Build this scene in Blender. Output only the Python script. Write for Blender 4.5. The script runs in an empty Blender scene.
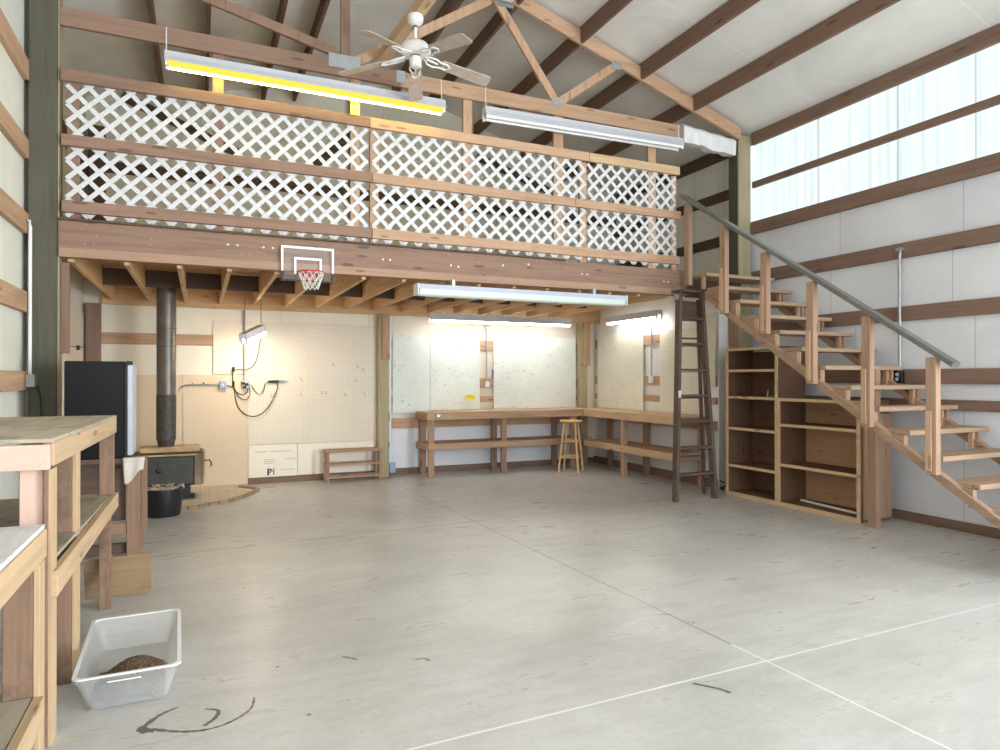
import bpy, bmesh, math, random
from mathutils import Vector, Matrix
random.seed(7)
SC = bpy.context.scene
COL = SC.collection
PI = math.pi

# ------------------------------------------------------------------ materials
def srgb(r, g, b):
    def f(c):
        c /= 255.0
        return c / 12.92 if c <= 0.04045 else ((c + 0.055) / 1.055) ** 2.4
    return (f(r), f(g), f(b), 1.0)

def new_mat(name):
    m = bpy.data.materials.new(name)
    m.use_nodes = True
    nt = m.node_tree
    nt.nodes.clear()
    out = nt.nodes.new('ShaderNodeOutputMaterial')
    bs = nt.nodes.new('ShaderNodeBsdfPrincipled')
    nt.links.new(bs.outputs['BSDF'], out.inputs['Surface'])
    return m, nt, bs, out

def N(nt, t, **kw):
    n = nt.nodes.new(t)
    for k, v in kw.items():
        if k in n.inputs:
            n.inputs[k].default_value = v
        else:
            setattr(n, k, v)
    return n

def L(nt, a, b):
    nt.links.new(a, b)

def math_node(nt, op, a, b=None, c=None):
    n = nt.nodes.new('ShaderNodeMath')
    n.operation = op
    for i, v in enumerate((a, b, c)):
        if v is None:
            continue
        if isinstance(v, (int, float)):
            n.inputs[i].default_value = v
        else:
            L(nt, v, n.inputs[i])
    return n.outputs[0]

def mix_col(nt, fac, a, b, blend='MIX'):
    n = nt.nodes.new('ShaderNodeMix')
    n.data_type = 'RGBA'
    n.blend_type = blend
    for inp, v in ((n.inputs['Factor'], fac), (n.inputs['A'], a), (n.inputs['B'], b)):
        if isinstance(v, (int, float)):
            inp.default_value = v
        elif isinstance(v, tuple):
            inp.default_value = v
        else:
            L(nt, v, inp)
    return n.outputs['Result']

def obj_coord(nt, scale=(1, 1, 1), per_object=True):
    tc = nt.nodes.new('ShaderNodeTexCoord')
    mp = nt.nodes.new('ShaderNodeMapping')
    mp.inputs['Scale'].default_value = scale
    L(nt, tc.outputs['Object'], mp.inputs['Vector'])
    if per_object:
        oi = nt.nodes.new('ShaderNodeObjectInfo')
        mul = nt.nodes.new('ShaderNodeVectorMath')
        mul.operation = 'SCALE'
        mul.inputs[0].default_value = (17.3, 9.1, 23.7)
        L(nt, oi.outputs['Random'], mul.inputs['Scale'])
        L(nt, mul.outputs[0], mp.inputs['Location'])
    return mp.outputs['Vector']

def ramp(nt, fac, stops):
    r = nt.nodes.new('ShaderNodeValToRGB')
    els = r.color_ramp.elements
    els[0].position, els[0].color = stops[0]
    els[1].position, els[1].color = stops[-1]
    for p, c in stops[1:-1]:
        e = els.new(p)
        e.color = c
    L(nt, fac, r.inputs['Fac'])
    return r.outputs['Color']

def bump(nt, bs, height, strength=0.2, dist=0.01):
    b = nt.nodes.new('ShaderNodeBump')
    b.inputs['Strength'].default_value = strength
    b.inputs['Distance'].default_value = dist
    L(nt, height, b.inputs['Height'])
    L(nt, b.outputs['Normal'], bs.inputs['Normal'])

def sc(c, k):
    return (min(1, c[0] * k), min(1, c[1] * k), min(1, c[2] * k), 1.0)

def wood(name, rgb, axis, dark=0.62, knots=True, rough=0.75, vary=0.18, stain=0.0):
    """Board timber, grain running along the given world axis."""
    m, nt, bs, out = new_mat(name)
    s = {'x': (1.6, 26, 26), 'y': (26, 1.6, 26), 'z': (26, 26, 1.6)}[axis]
    v = obj_coord(nt, s)
    n1 = N(nt, 'ShaderNodeTexNoise', Scale=1.0, Detail=5.0, Roughness=0.6, Distortion=0.6)
    L(nt, v, n1.inputs['Vector'])
    base = srgb(*rgb)
    col = ramp(nt, n1.outputs['Fac'], [(0.28, sc(base, dark)), (0.5, base), (0.75, sc(base, 1.16))])
    v2 = obj_coord(nt, (1.1, 1.1, 1.1))
    n2 = N(nt, 'ShaderNodeTexNoise', Scale=1.0, Detail=3.0)
    L(nt, v2, n2.inputs['Vector'])
    col = mix_col(nt, math_node(nt, 'MULTIPLY', n2.outputs['Fac'], 0.5), col, sc(base, 0.78))
    if knots:
        ks = {'x': (2.1, 9, 9), 'y': (9, 2.1, 9), 'z': (9, 9, 2.1)}[axis]
        v3 = obj_coord(nt, ks)
        vo = N(nt, 'ShaderNodeTexVoronoi', Scale=1.0)
        L(nt, v3, vo.inputs['Vector'])
        k = math_node(nt, 'LESS_THAN', vo.outputs['Distance'], 0.13)
        col = mix_col(nt, math_node(nt, 'MULTIPLY', k, 0.6), col, sc(base, 0.3))
    if stain > 0:
        v4 = obj_coord(nt, (3, 3, 3))
        n4 = N(nt, 'ShaderNodeTexNoise', Scale=1.6, Detail=6.0, Roughness=0.7)
        L(nt, v4, n4.inputs['Vector'])
        f = ramp(nt, n4.outputs['Fac'], [(0.5, (0, 0, 0, 1)), (0.66, (stain, stain, stain, 1))])
        col = mix_col(nt, f, col, sc(base, 0.4))
    oi = nt.nodes.new('ShaderNodeObjectInfo')
    hs = nt.nodes.new('ShaderNodeHueSaturation')
    L(nt, col, hs.inputs['Color'])
    val = math_node(nt, 'ADD', math_node(nt, 'MULTIPLY', oi.outputs['Random'], vary), 1.0 - vary / 2)
    L(nt, val, hs.inputs['Value'])
    L(nt, hs.outputs['Color'], bs.inputs['Base Color'])
    bs.inputs['Roughness'].default_value = rough
    bs.inputs['Specular IOR Level'].default_value = 0.25
    bump(nt, bs, n1.outputs['Fac'], 0.25, 0.004)
    return m

def woods(name, rgb, **kw):
    return {a: wood(name + '_' + a, rgb, a, **kw) for a in 'xyz'}

def plain(name, rgb, rough=0.5, metal=0.0, spec=0.5, noise=0.0, nscale=6.0, bumpy=0.0):
    m, nt, bs, out = new_mat(name)
    base = srgb(*rgb)
    bs.inputs['Roughness'].default_value = rough
    bs.inputs['Metallic'].default_value = metal
    bs.inputs['Specular IOR Level'].default_value = spec
    if noise > 0 or bumpy > 0:
        v = obj_coord(nt)
        n = N(nt, 'ShaderNodeTexNoise', Scale=nscale, Detail=6.0, Roughness=0.6)
        L(nt, v, n.inputs['Vector'])
        col = ramp(nt, n.outputs['Fac'], [(0.3, sc(base, 1 - noise)), (0.65, sc(base, 1 + noise * 0.5))])
        L(nt, col, bs.inputs['Base Color'])
        if bumpy > 0:
            bump(nt, bs, n.outputs['Fac'], bumpy, 0.01)
    else:
        bs.inputs['Base Color'].default_value = base
    return m

def emit(name, rgb, strength):
    m = bpy.data.materials.new(name)
    m.use_nodes = True
    nt = m.node_tree
    nt.nodes.clear()
    out = nt.nodes.new('ShaderNodeOutputMaterial')
    e = nt.nodes.new('ShaderNodeEmission')
    e.inputs['Color'].default_value = (rgb[0], rgb[1], rgb[2], 1)
    e.inputs['Strength'].default_value = strength
    L(nt, e.outputs[0], out.inputs['Surface'])
    return m

def line_mask(nt, coord, pos, half):
    d = math_node(nt, 'ABSOLUTE', math_node(nt, 'SUBTRACT', coord, pos))
    return math_node(nt, 'LESS_THAN', d, half)

def world_xyz(nt):
    g = nt.nodes.new('ShaderNodeNewGeometry')
    s = nt.nodes.new('ShaderNodeSeparateXYZ')
    L(nt, g.outputs['Position'], s.inputs[0])
    return s.outputs[0], s.outputs[1], s.outputs[2], g.outputs['Position']

def panel_mat(name, rgb, seams=(), axis=1, half=0.004, seam_dark=0.5, marks=0.0, rough=0.6, mottled=0.05):
    """Wall sheet with thin joints at given world positions along an axis, and scuffs."""
    m, nt, bs, out = new_mat(name)
    base = srgb(*rgb)
    X, Y, Z, P = world_xyz(nt)
    c = (X, Y, Z)[axis]
    n = N(nt, 'ShaderNodeTexNoise', Scale=1.3, Detail=5.0, Roughness=0.6)
    L(nt, P, n.inputs['Vector'])
    col = ramp(nt, n.outputs['Fac'], [(0.3, sc(base, 1 - mottled * 2)), (0.7, sc(base, 1 + mottled))])
    for s in seams:
        pos = s[0] if isinstance(s, tuple) else s
        k = line_mask(nt, c, pos, half)
        if isinstance(s, tuple):
            k = math_node(nt, 'MULTIPLY', k, math_node(nt, 'GREATER_THAN', Z, s[1]))
            k = math_node(nt, 'MULTIPLY', k, math_node(nt, 'LESS_THAN', Z, s[2]))
        col = mix_col(nt, k, col, sc(base, seam_dark))
    if marks > 0:
        mp = N(nt, 'ShaderNodeMapping', Scale=(5, 5, 9))
        L(nt, P, mp.inputs['Vector'])
        nn = N(nt, 'ShaderNodeTexNoise', Scale=3.0, Detail=3.0, Roughness=0.7, Distortion=1.5)
        L(nt, mp.outputs[0], nn.inputs['Vector'])
        k = math_node(nt, 'GREATER_THAN', nn.outputs['Fac'], 0.715 - marks)
        col = mix_col(nt, math_node(nt, 'MULTIPLY', k, 0.6), col, sc(base, 0.25))
    L(nt, col, bs.inputs['Base Color'])
    bs.inputs['Roughness'].default_value = rough
    bs.inputs['Specular IOR Level'].default_value = 0.25
    bump(nt, bs, n.outputs['Fac'], 0.15, 0.02)
    return m

def pegboard_mat(name, rgb, axis, marks=0.0):
    m, nt, bs, out = new_mat(name)
    base = srgb(*rgb)
    X, Y, Z, P = world_xyz(nt)
    c = (X, Y)[axis]
    pitch = 0.0290
    def cell(v):
        f = math_node(nt, 'FRACT', math_node(nt, 'DIVIDE', v, pitch))
        return math_node(nt, 'POWER', math_node(nt, 'SUBTRACT', f, 0.5), 2.0)
    d = math_node(nt, 'ADD', cell(c), cell(Z))
    hole = math_node(nt, 'LESS_THAN', d, 0.026)
    n = N(nt, 'ShaderNodeTexNoise', Scale=1.7, Detail=4.0)
    L(nt, P, n.inputs['Vector'])
    col = ramp(nt, n.outputs['Fac'], [(0.3, sc(base, 0.94)), (0.7, base)])
    col = mix_col(nt, math_node(nt, 'MULTIPLY', hole, 0.78), col, sc(base, 0.2))
    if marks > 0:
        mp = N(nt, 'ShaderNodeMapping', Scale=(5, 5, 9))
        L(nt, P, mp.inputs['Vector'])
        nn = N(nt, 'ShaderNodeTexNoise', Scale=3.0, Detail=3.0, Roughness=0.7, Distortion=1.5)
        L(nt, mp.outputs[0], nn.inputs['Vector'])
        k = math_node(nt, 'GREATER_THAN', nn.outputs['Fac'], 0.715 - marks)
        col = mix_col(nt, math_node(nt, 'MULTIPLY', k, 0.6), col, sc(base, 0.25))
    L(nt, col, bs.inputs['Base Color'])
    bs.inputs['Roughness'].default_value = 0.55
    bs.inputs['Specular IOR Level'].default_value = 0.3
    return m

def concrete_mat():
    m, nt, bs, out = new_mat('concrete_floor')
    X, Y, Z, P = world_xyz(nt)
    n1 = N(nt, 'ShaderNodeTexNoise', Scale=0.55, Detail=7.0, Roughness=0.62, Distortion=0.4)
    L(nt, P, n1.inputs['Vector'])
    mp = N(nt, 'ShaderNodeMapping', Scale=(1.2, 4.5, 1))
    L(nt, P, mp.inputs['Vector'])
    n2 = N(nt, 'ShaderNodeTexNoise', Scale=1.6, Detail=8.0, Roughness=0.7)
    L(nt, mp.outputs[0], n2.inputs['Vector'])
    n3 = N(nt, 'ShaderNodeTexNoise', Scale=30.0, Detail=3.0)
    L(nt, P, n3.inputs['Vector'])
    base = srgb(192, 190, 186)
    col = ramp(nt, n1.outputs['Fac'], [(0.3, srgb(172, 170, 165)), (0.52, base), (0.72, srgb(208, 207, 203))])
    c2 = ramp(nt, n2.outputs['Fac'], [(0.34, (0.78, 0.78, 0.77, 1)), (0.55, (1, 1, 1, 1))])
    col = mix_col(nt, 0.55, col, c2, 'MULTIPLY')
    c3 = ramp(nt, n3.outputs['Fac'], [(0.3, (0.86, 0.86, 0.86, 1)), (0.6, (1, 1, 1, 1))])
    col = mix_col(nt, 0.5, col, c3, 'MULTIPLY')
    # specks of dirt
    vo = N(nt, 'ShaderNodeTexVoronoi', Scale=3.2)
    L(nt, P, vo.inputs['Vector'])
    k = math_node(nt, 'LESS_THAN', vo.outputs['Distance'], 0.035)
    col = mix_col(nt, math_node(nt, 'MULTIPLY', k, 0.7), col, srgb(60, 54, 48))
    mp5 = N(nt, 'ShaderNodeMapping', Scale=(2.0, 5.0, 1))
    L(nt, P, mp5.inputs['Vector'])
    n5 = N(nt, 'ShaderNodeTexNoise', Scale=2.2, Detail=4.0, Roughness=0.65)
    L(nt, mp5.outputs[0], n5.inputs['Vector'])
    k = math_node(nt, 'GREATER_THAN', n5.outputs['Fac'], 0.735)
    col = mix_col(nt, math_node(nt, 'MULTIPLY', k, 0.45), col, srgb(88, 82, 76))
    # saw-cut joints (straight lines across the slab)
    j1 = math_node(nt, 'ADD', X, math_node(nt, 'MULTIPLY', Y, 0.033))
    k1 = line_mask(nt, j1, 2.672, 0.006)
    j2 = math_node(nt, 'SUBTRACT', Y, math_node(nt, 'MULTIPLY', X, 0.022))
    k2 = line_mask(nt, j2, 2.46, 0.006)
    j3 = math_node(nt, 'SUBTRACT', Y, math_node(nt, 'MULTIPLY', X, 0.065))
    k3 = line_mask(nt, j3, 5.98, 0.008)
    dark = math_node(nt, 'MAXIMUM', k1, k3)
    n6 = N(nt, 'ShaderNodeTexNoise', Scale=1.1, Detail=5.0)
    L(nt, P, n6.inputs['Vector'])
    far = math_node(nt, 'GREATER_THAN', Y, 2.75)
    jc = mix_col(nt, far, srgb(224, 226, 226), srgb(112, 106, 98))
    col = mix_col(nt, math_node(nt, 'MULTIPLY', dark, 0.75), col, jc)
    part = math_node(nt, 'GREATER_THAN', n6.outputs['Fac'], 0.42)
    col = mix_col(nt, math_node(nt, 'MULTIPLY', math_node(nt, 'MULTIPLY', k2, part), 0.8), col, srgb(224, 226, 226))
    L(nt, col, bs.inputs['Base Color'])
    rr = ramp(nt, n2.outputs['Fac'], [(0.3, (0.40, 0.40, 0.40, 1)), (0.7, (0.24, 0.24, 0.24, 1))])
    L(nt, rr, bs.inputs['Roughness'])
    bs.inputs['Specular IOR Level'].default_value = 0.45
    bump(nt, bs, n3.outputs['Fac'], 0.06, 0.004)
    return m

def insulation_mat(name, rgb):
    m, nt, bs, out = new_mat(name)
    base = srgb(*rgb)
    X, Y, Z, P = world_xyz(nt)
    n1 = N(nt, 'ShaderNodeTexNoise', Scale=1.1, Detail=6.0, Roughness=0.55, Distortion=0.8)
    L(nt, P, n1.inputs['Vector'])
    mp = N(nt, 'ShaderNodeMapping', Scale=(6.0, 0.8, 6.0))
    L(nt, P, mp.inputs['Vector'])
    n2 = N(nt, 'ShaderNodeTexNoise', Scale=1.0, Detail=4.0, Roughness=0.6)
    L(nt, mp.outputs[0], n2.inputs['Vector'])
    col = ramp(nt, n1.outputs['Fac'], [(0.3, sc(base, 0.86)), (0.65, base)])
    f = math_node(nt, 'FRACT', math_node(nt, 'DIVIDE', math_node(nt, 'ADD', Y, math_node(nt, 'MULTIPLY', n2.outputs['Fac'], 0.06)), 1.83))
    k = math_node(nt, 'LESS_THAN', f, 0.008)
    col = mix_col(nt, math_node(nt, 'MULTIPLY', k, 0.5), col, sc(base, 1.15))
    vo = N(nt, 'ShaderNodeTexVoronoi', Scale=0.9)
    L(nt, P, vo.inputs['Vector'])
    kk = math_node(nt, 'LESS_THAN', vo.outputs['Distance'], 0.03)
    col = mix_col(nt, math_node(nt, 'MULTIPLY', kk, 0.7), col, sc(base, 0.15))
    L(nt, col, bs.inputs['Base Color'])
    bs.inputs['Roughness'].default_value = 0.5
    bs.inputs['Specular IOR Level'].default_value = 0.3
    h = math_node(nt, 'ADD', math_node(nt, 'MULTIPLY', n1.outputs['Fac'], 1.0), math_node(nt, 'MULTIPLY', n2.outputs['Fac'], 0.5))
    bump(nt, bs, h, 0.45, 0.06)
    return m

def window_mat(strength=None):
    """Translucent corrugated daylight panel, lit by the sky outside."""
    m = bpy.data.materials.new('daylight_panel')
    m.use_nodes = True
    nt = m.node_tree
    nt.nodes.clear()
    out = nt.nodes.new('ShaderNodeOutputMaterial')
    X, Y, Z, P = world_xyz(nt)
    mp = N(nt, 'ShaderNodeMapping', Scale=(1, 22, 0.5))
    L(nt, P, mp.inputs['Vector'])
    n = N(nt, 'ShaderNodeTexNoise', Scale=1.0, Detail=4.0)
    L(nt, mp.outputs[0], n.inputs['Vector'])
    col = ramp(nt, n.outputs['Fac'], [(0.34, (0.72, 0.84, 0.83, 1)), (0.5, (0.84, 0.945, 0.94, 1)), (0.68, (0.93, 0.985, 0.98, 1))])
    e = nt.nodes.new('ShaderNodeEmission')
    L(nt, col, e.inputs['Color'])
    e.inputs['Strength'].default_value = strength or WINDOW_STRENGTH
    L(nt, e.outputs[0], out.inputs['Surface'])
    return m

WINDOW_STRENGTH = 1.22

# ------------------------------------------------------------------ mesh builder
class MB:
    def __init__(self):
        self.bm = bmesh.new()

    def hexa(self, pts):
        """8 points: bottom ring 0-3, top ring 4-7."""
        v = [self.bm.verts.new(p) for p in pts]
        for f in ((0, 3, 2, 1), (4, 5, 6, 7), (0, 1, 5, 4), (1, 2, 6, 5), (2, 3, 7, 6), (3, 0, 4, 7)):
            try:
                self.bm.faces.new([v[i] for i in f])
            except ValueError:
                pass
        return self

    def box(self, x0, x1, y0, y1, z0, z1):
        return self.hexa([(x0, y0, z0), (x1, y0, z0), (x1, y1, z0), (x0, y1, z0),
                          (x0, y0, z1), (x1, y0, z1), (x1, y1, z1), (x0, y1, z1)])

    def beam(self, p0, p1, w, h, up=(0, 0, 1), w1=None, h1=None):
        """Rectangular bar from p0 to p1; w across, h along up."""
        p0, p1 = Vector(p0), Vector(p1)
        d = (p1 - p0).normalized()
        up = Vector(up)
        side = d.cross(up).normalized()
        u = side.cross(d).normalized()
        w1 = w if w1 is None else w1
        h1 = h if h1 is None else h1
        def ring(p, w, h):
            return [p - side * w / 2 - u * h / 2, p + side * w / 2 - u * h / 2,
                    p + side * w / 2 + u * h / 2, p - side * w / 2 + u * h / 2]
        return self.hexa(ring(p0, w, h) + ring(p1, w1, h1))

    def loft(self, rings, caps=True, closed=True):
        vs = [[self.bm.verts.new(p) for p in r] for r in rings]
        n = len(vs[0])
        for a, b in zip(vs[:-1], vs[1:]):
            for i in range(n if closed else n - 1):
                j = (i + 1) % n
                self.bm.faces.new((a[i], a[j], b[j], b[i]))
        if caps:
            self.bm.faces.new(list(reversed(vs[0])))
            self.bm.faces.new(vs[-1])
        return self

    def tube(self, pts, r, seg=8, r1=None):
        pts = [Vector(p) for p in pts]
        rings = []
        for i, p in enumerate(pts):
            a = pts[max(0, i - 1)]
            b = pts[min(len(pts) - 1, i + 1)]
            d = (b - a).normalized()
            ref = Vector((0, 0, 1)) if abs(d.z) < 0.9 else Vector((1, 0, 0))
            s = d.cross(ref).normalized()
            u = s.cross(d).normalized()
            rr = r if r1 is None else r + (r1 - r) * i / (len(pts) - 1)
            rings.append([p + s * rr * math.cos(t) + u * rr * math.sin(t) for t in [2 * PI * k / seg for k in range(seg)]])
        return self.loft(rings)

    def lathe(self, prof, c=(0, 0, 0), seg=24, axis='z', caps=True):
        rings = []
        for r, h in prof:
            ring = []
            for k in range(seg):
                t = 2 * PI * k / seg
                a, b = r * math.cos(t), r * math.sin(t)
                p = {'z': (a, b, h), 'y': (a, h, b), 'x': (h, a, b)}[axis]
                ring.append((c[0] + p[0], c[1] + p[1], c[2] + p[2]))
            rings.append(ring)
        return self.loft(rings, caps)

    def prism(self, poly, axis, a, b):
        """poly of 2D points; extruded along axis from a to b."""
        def P(u, v, t):
            return {'x': (t, u, v), 'y': (u, t, v), 'z': (u, v, t)}[axis]
        return self.loft([[P(u, v, a) for u, v in poly], [P(u, v, b) for u, v in poly]])

    def sheet(self, rows):
        vs = [[self.bm.verts.new(p) for p in r] for r in rows]
        for a, b in zip(vs[:-1], vs[1:]):
            for i in range(len(a) - 1):
                self.bm.faces.new((a[i], a[i + 1], b[i + 1], b[i]))
        return self

ORG = {}

def obj(name, mb, mat, parent=None, bevel=0.0, smooth=False, base=None, solid=0.0):
    """Link the builder's mesh as ONE object. Builder vertices are in world space."""
    bm = mb.bm
    bmesh.ops.recalc_face_normals(bm, faces=bm.faces)
    if bevel > 0:
        es = [e for e in bm.edges if len(e.link_faces) == 2 and e.calc_face_angle(0) > 0.6]
        if es:
            bmesh.ops.bevel(bm, geom=es, offset=bevel, segments=1, affect='EDGES', clamp_overlap=True)
    if parent is not None:
        org = ORG[parent.name]
    else:
        if base is None:
            xs = [v.co for v in bm.verts]
            base = Vector(((min(v.x for v in xs) + max(v.x for v in xs)) / 2,
                           (min(v.y for v in xs) + max(v.y for v in xs)) / 2, min(v.z for v in xs)))
        org = Vector(base)
    bmesh.ops.translate(bm, verts=bm.verts, vec=-org)
    me = bpy.data.meshes.new(name)
    bm.to_mesh(me)
    bm.free()
    me.materials.append(mat)
    if smooth:
        for p in me.polygons:
            p.use_smooth = True
        me.set_sharp_from_angle(angle=math.radians(40))
    o = bpy.data.objects.new(name, me)
    COL.objects.link(o)
    if parent is not None:
        o.parent = parent
    else:
        o.location = org
    ORG[o.name] = org
    if solid > 0:
        md = o.modifiers.new('thick', 'SOLIDIFY')
        md.thickness = solid
        md.offset = 0
    return o

def tag(o, label, cat, group=None, kind=None):
    o['label'] = label
    o['category'] = cat
    if group:
        o['group'] = group
    if kind:
        o['kind'] = kind
    return o

def thing(name, label, cat, loc, group=None):
    o = bpy.data.objects.new(name, None)
    o.empty_display_size = 0.1
    COL.objects.link(o)
    o.location = loc
    ORG[o.name] = Vector(loc)
    return tag(o, label, cat, group)

def struct(name, mb, mat, label=None, cat=None, **kw):
    o = obj(name, mb, mat, **kw)
    o['kind'] = 'structure'
    if label:
        o['label'] = label
    if cat:
        o['category'] = cat
    return o

def bx(*a):
    return MB().box(*a)
SKY, FRONT_FILL, SIDE_FILL, EXPO = 1.0, 330.0, 1150.0, -0.14
# ------------------------------------------------------------------ shared materials
W_RED = woods('fir_reddish', (142, 114, 98), dark=0.7)            # brown-pink framing lumber; also the shaded tone of left chord and rails
W_FIR = woods('fir', (188, 154, 126), dark=0.7)                    # framing lumber; also the lit tone of right chord and rails
W_PINE = woods('pine', (206, 176, 140), dark=0.78, vary=0.1)       # yellowish lumber
W_PINK = woods('pink_fir', (208, 178, 162), dark=0.82, vary=0.08, knots=False)
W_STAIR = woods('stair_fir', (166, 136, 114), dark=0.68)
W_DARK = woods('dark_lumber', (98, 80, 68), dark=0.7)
W_GIRT = woods('girt_lumber', (130, 106, 92), dark=0.66)
W_JOIST = woods('joist_lumber', (204, 168, 126), dark=0.75)
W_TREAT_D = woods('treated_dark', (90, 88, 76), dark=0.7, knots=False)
W_TREAT_L = woods('treated_light', (170, 158, 128), dark=0.8)
W_LADDER = woods('weathered_ladder', (104, 88, 78), dark=0.6, knots=False, stain=0.3)
W_STUMP = woods('bench_leg_wood', (142, 114, 94), dark=0.6, stain=0.6)
W_SHELF = woods('case_ply', (116, 88, 70), dark=0.75, vary=0.08)
W_BENCH = woods('bench_lumber', (190, 162, 128), dark=0.78, vary=0.1)
W_PLY = woods('worn_ply', (172, 162, 144), dark=0.66, stain=0.7, knots=False)
W_PLYW = woods('pale_ply', (206, 204, 204), dark=0.86, stain=0.2, knots=False, vary=0.05)
W_STOOL = woods('stool_wood', (220, 182, 134), dark=0.85, knots=False, vary=0.05)
M_WHITE = plain('white_enamel', (226, 228, 232), 0.35)
M_FIX = plain('fixture_white', (188, 190, 196), 0.4)
M_LATT = plain('white_vinyl_lattice', (206, 206, 206), 0.45)
M_TUBE = plain('unlit_tube', (238, 240, 240), 0.25)
M_GALV = plain('galvanised_steel', (168, 172, 174), 0.4, metal=0.55, noise=0.15, nscale=12)
M_GREY = plain('grey_paint', (104, 106, 98), 0.45)
M_RAIL = plain('rail_grey_paint', (104, 104, 98), 0.35, noise=0.2, nscale=9)
M_BLACK = plain('black_plastic', (26, 26, 28), 0.45)
M_BLKGLOSS = plain('black_fridge_enamel', (9, 10, 12), 0.45, spec=0.3, noise=0.4, nscale=4)
M_SILVER = plain('silver_door', (186, 192, 202), 0.35, metal=0.3)
M_IRON = plain('stove_iron', (58, 54, 50), 0.65, noise=0.4, nscale=14, bumpy=0.3)
M_RUST = plain('stove_top_tan', (190, 160, 122), 0.6, noise=0.35, nscale=8)
M_PIPE = plain('stove_pipe_steel', (112, 106, 98), 0.42, metal=0.5, noise=0.3, nscale=5)
M_PIPED = plain('stove_pipe_sooty', (70, 64, 58), 0.55, noise=0.5, nscale=18)
M_CORD = plain('cord_brown', (70, 60, 52), 0.6)
M_BLUE = plain('blue_grey_box', (150, 168, 192), 0.5)
M_CLOTH = plain('grey_rag', (200, 190, 178), 0.9, noise=0.15, nscale=10)
M_YELLOW = plain('yellow_plastic', (236, 216, 74), 0.4)
M_TAN = plain('tan_hardboard', (214, 194, 166), 0.6, noise=0.04, nscale=2)
M_FOAM = plain('foam_board', (236, 228, 212), 0.6, noise=0.03, nscale=3)
M_FOAMW = plain('white_foam', (222, 224, 230), 0.6, noise=0.05, nscale=3)
M_INK = plain('printed_ink', (34, 30, 60), 0.7)
M_INKG = plain('faint_print', (180, 170, 158), 0.7)
M_RED = plain('red_rim', (196, 60, 58), 0.4)
M_NET = plain('white_net', (226, 222, 214), 0.8)
M_BLADE = plain('dusty_blade', (186, 170, 156), 0.6, noise=0.22, nscale=14)
M_FANW = plain('fan_white', (222, 220, 216), 0.35)
M_BOLT = plain('bolt_zinc', (216, 212, 206), 0.35, metal=0.2)
M_WRAP = plain('white_wrap', (226, 226, 228), 0.4, noise=0.08, nscale=9, bumpy=0.6)
M_SEED = plain('brown_pellets', (112, 90, 70), 0.9, noise=0.85, nscale=110)
M_ASH = plain('pale_shavings', (206, 188, 168), 0.9, noise=0.3, nscale=30)
M_CONC = concrete_mat()
M_CEIL = insulation_mat('roof_insulation', (234, 233, 229))
M_STAIN = plain('damp_stain', (100, 96, 86), 0.35, noise=0.25, nscale=20)

SEAM_R = [(5.21, 2.77, 3.26), (3.90, 2.77, 3.26), (2.68, 2.77, 3.26), (5.33, 2.13, 2.63), (4.0, 2.13, 2.63), (2.8, 2.13, 2.63),
          (3.80, 1.5, 1.99), (5.02, 1.5, 1.99), (2.58, 1.5, 1.99), (3.90, 0.08, 1.12), (5.12, 0.08, 1.12), (2.7, 0.08, 1.12)]
M_WALLR = panel_mat('right_wall_foam', (218, 220, 226), SEAM_R, 1, seam_dark=0.62)
M_WALLL = panel_mat('left_wall_foam', (222, 222, 210), [(5.9, 0, 3.3), (4.7, 0, 4.4), (3.5, 0, 4.4)], 1, seam_dark=0.7)
M_WALLB = panel_mat('back_wall_foam', (230, 222, 204), [1.0, 2.2, 3.47, 4.7], 0, seam_dark=0.7)
M_WALLBU = panel_mat('gable_insulation', (232, 229, 216), [0.0, 1.22, 2.44, 3.66, 4.88], 0, seam_dark=0.8, marks=0.02)
M_WALLRL = panel_mat('loft_side_insulation', (232, 234, 228), [7.0, 7.6, 8.2, 8.9], 1, half=0.012, seam_dark=0.82, marks=0.02)
M_LINING = panel_mat('shop_lining', (236, 237, 234), [7.2, 9.0], 1, seam_dark=0.8)
M_SHEET = panel_mat('marked_sheet', (222, 227, 220), [], 0, marks=0.075, rough=0.5)
M_SHEET2 = panel_mat('marked_sheet_side', (228, 227, 212), [], 0, marks=0.07, rough=0.5)
M_PEG = pegboard_mat('pegboard_back', (228, 218, 200), 0, marks=0.012)
M_PEGL = pegboard_mat('pegboard_left', (228, 216, 194), 1)
M_PEGR = pegboard_mat('pegboard_right', (232, 227, 210), 1, marks=0.01)

# ------------------------------------------------------------------ the building shell
XL, XR, YB, YN = -1.30, 6.46, 9.62, -4.0
XC = 2.58
def roof(x):                       # underside of the insulation
    return 5.746 - (0.314 * (x - XC) if x > XC else 0.22 * (XC - x))
def chord(x):                      # underside of the truss top chord
    return roof(x) - 0.20

struct('floor', bx(-4, 9, YN - 5, YB + 0.25, -0.12, 0), M_CONC)
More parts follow.
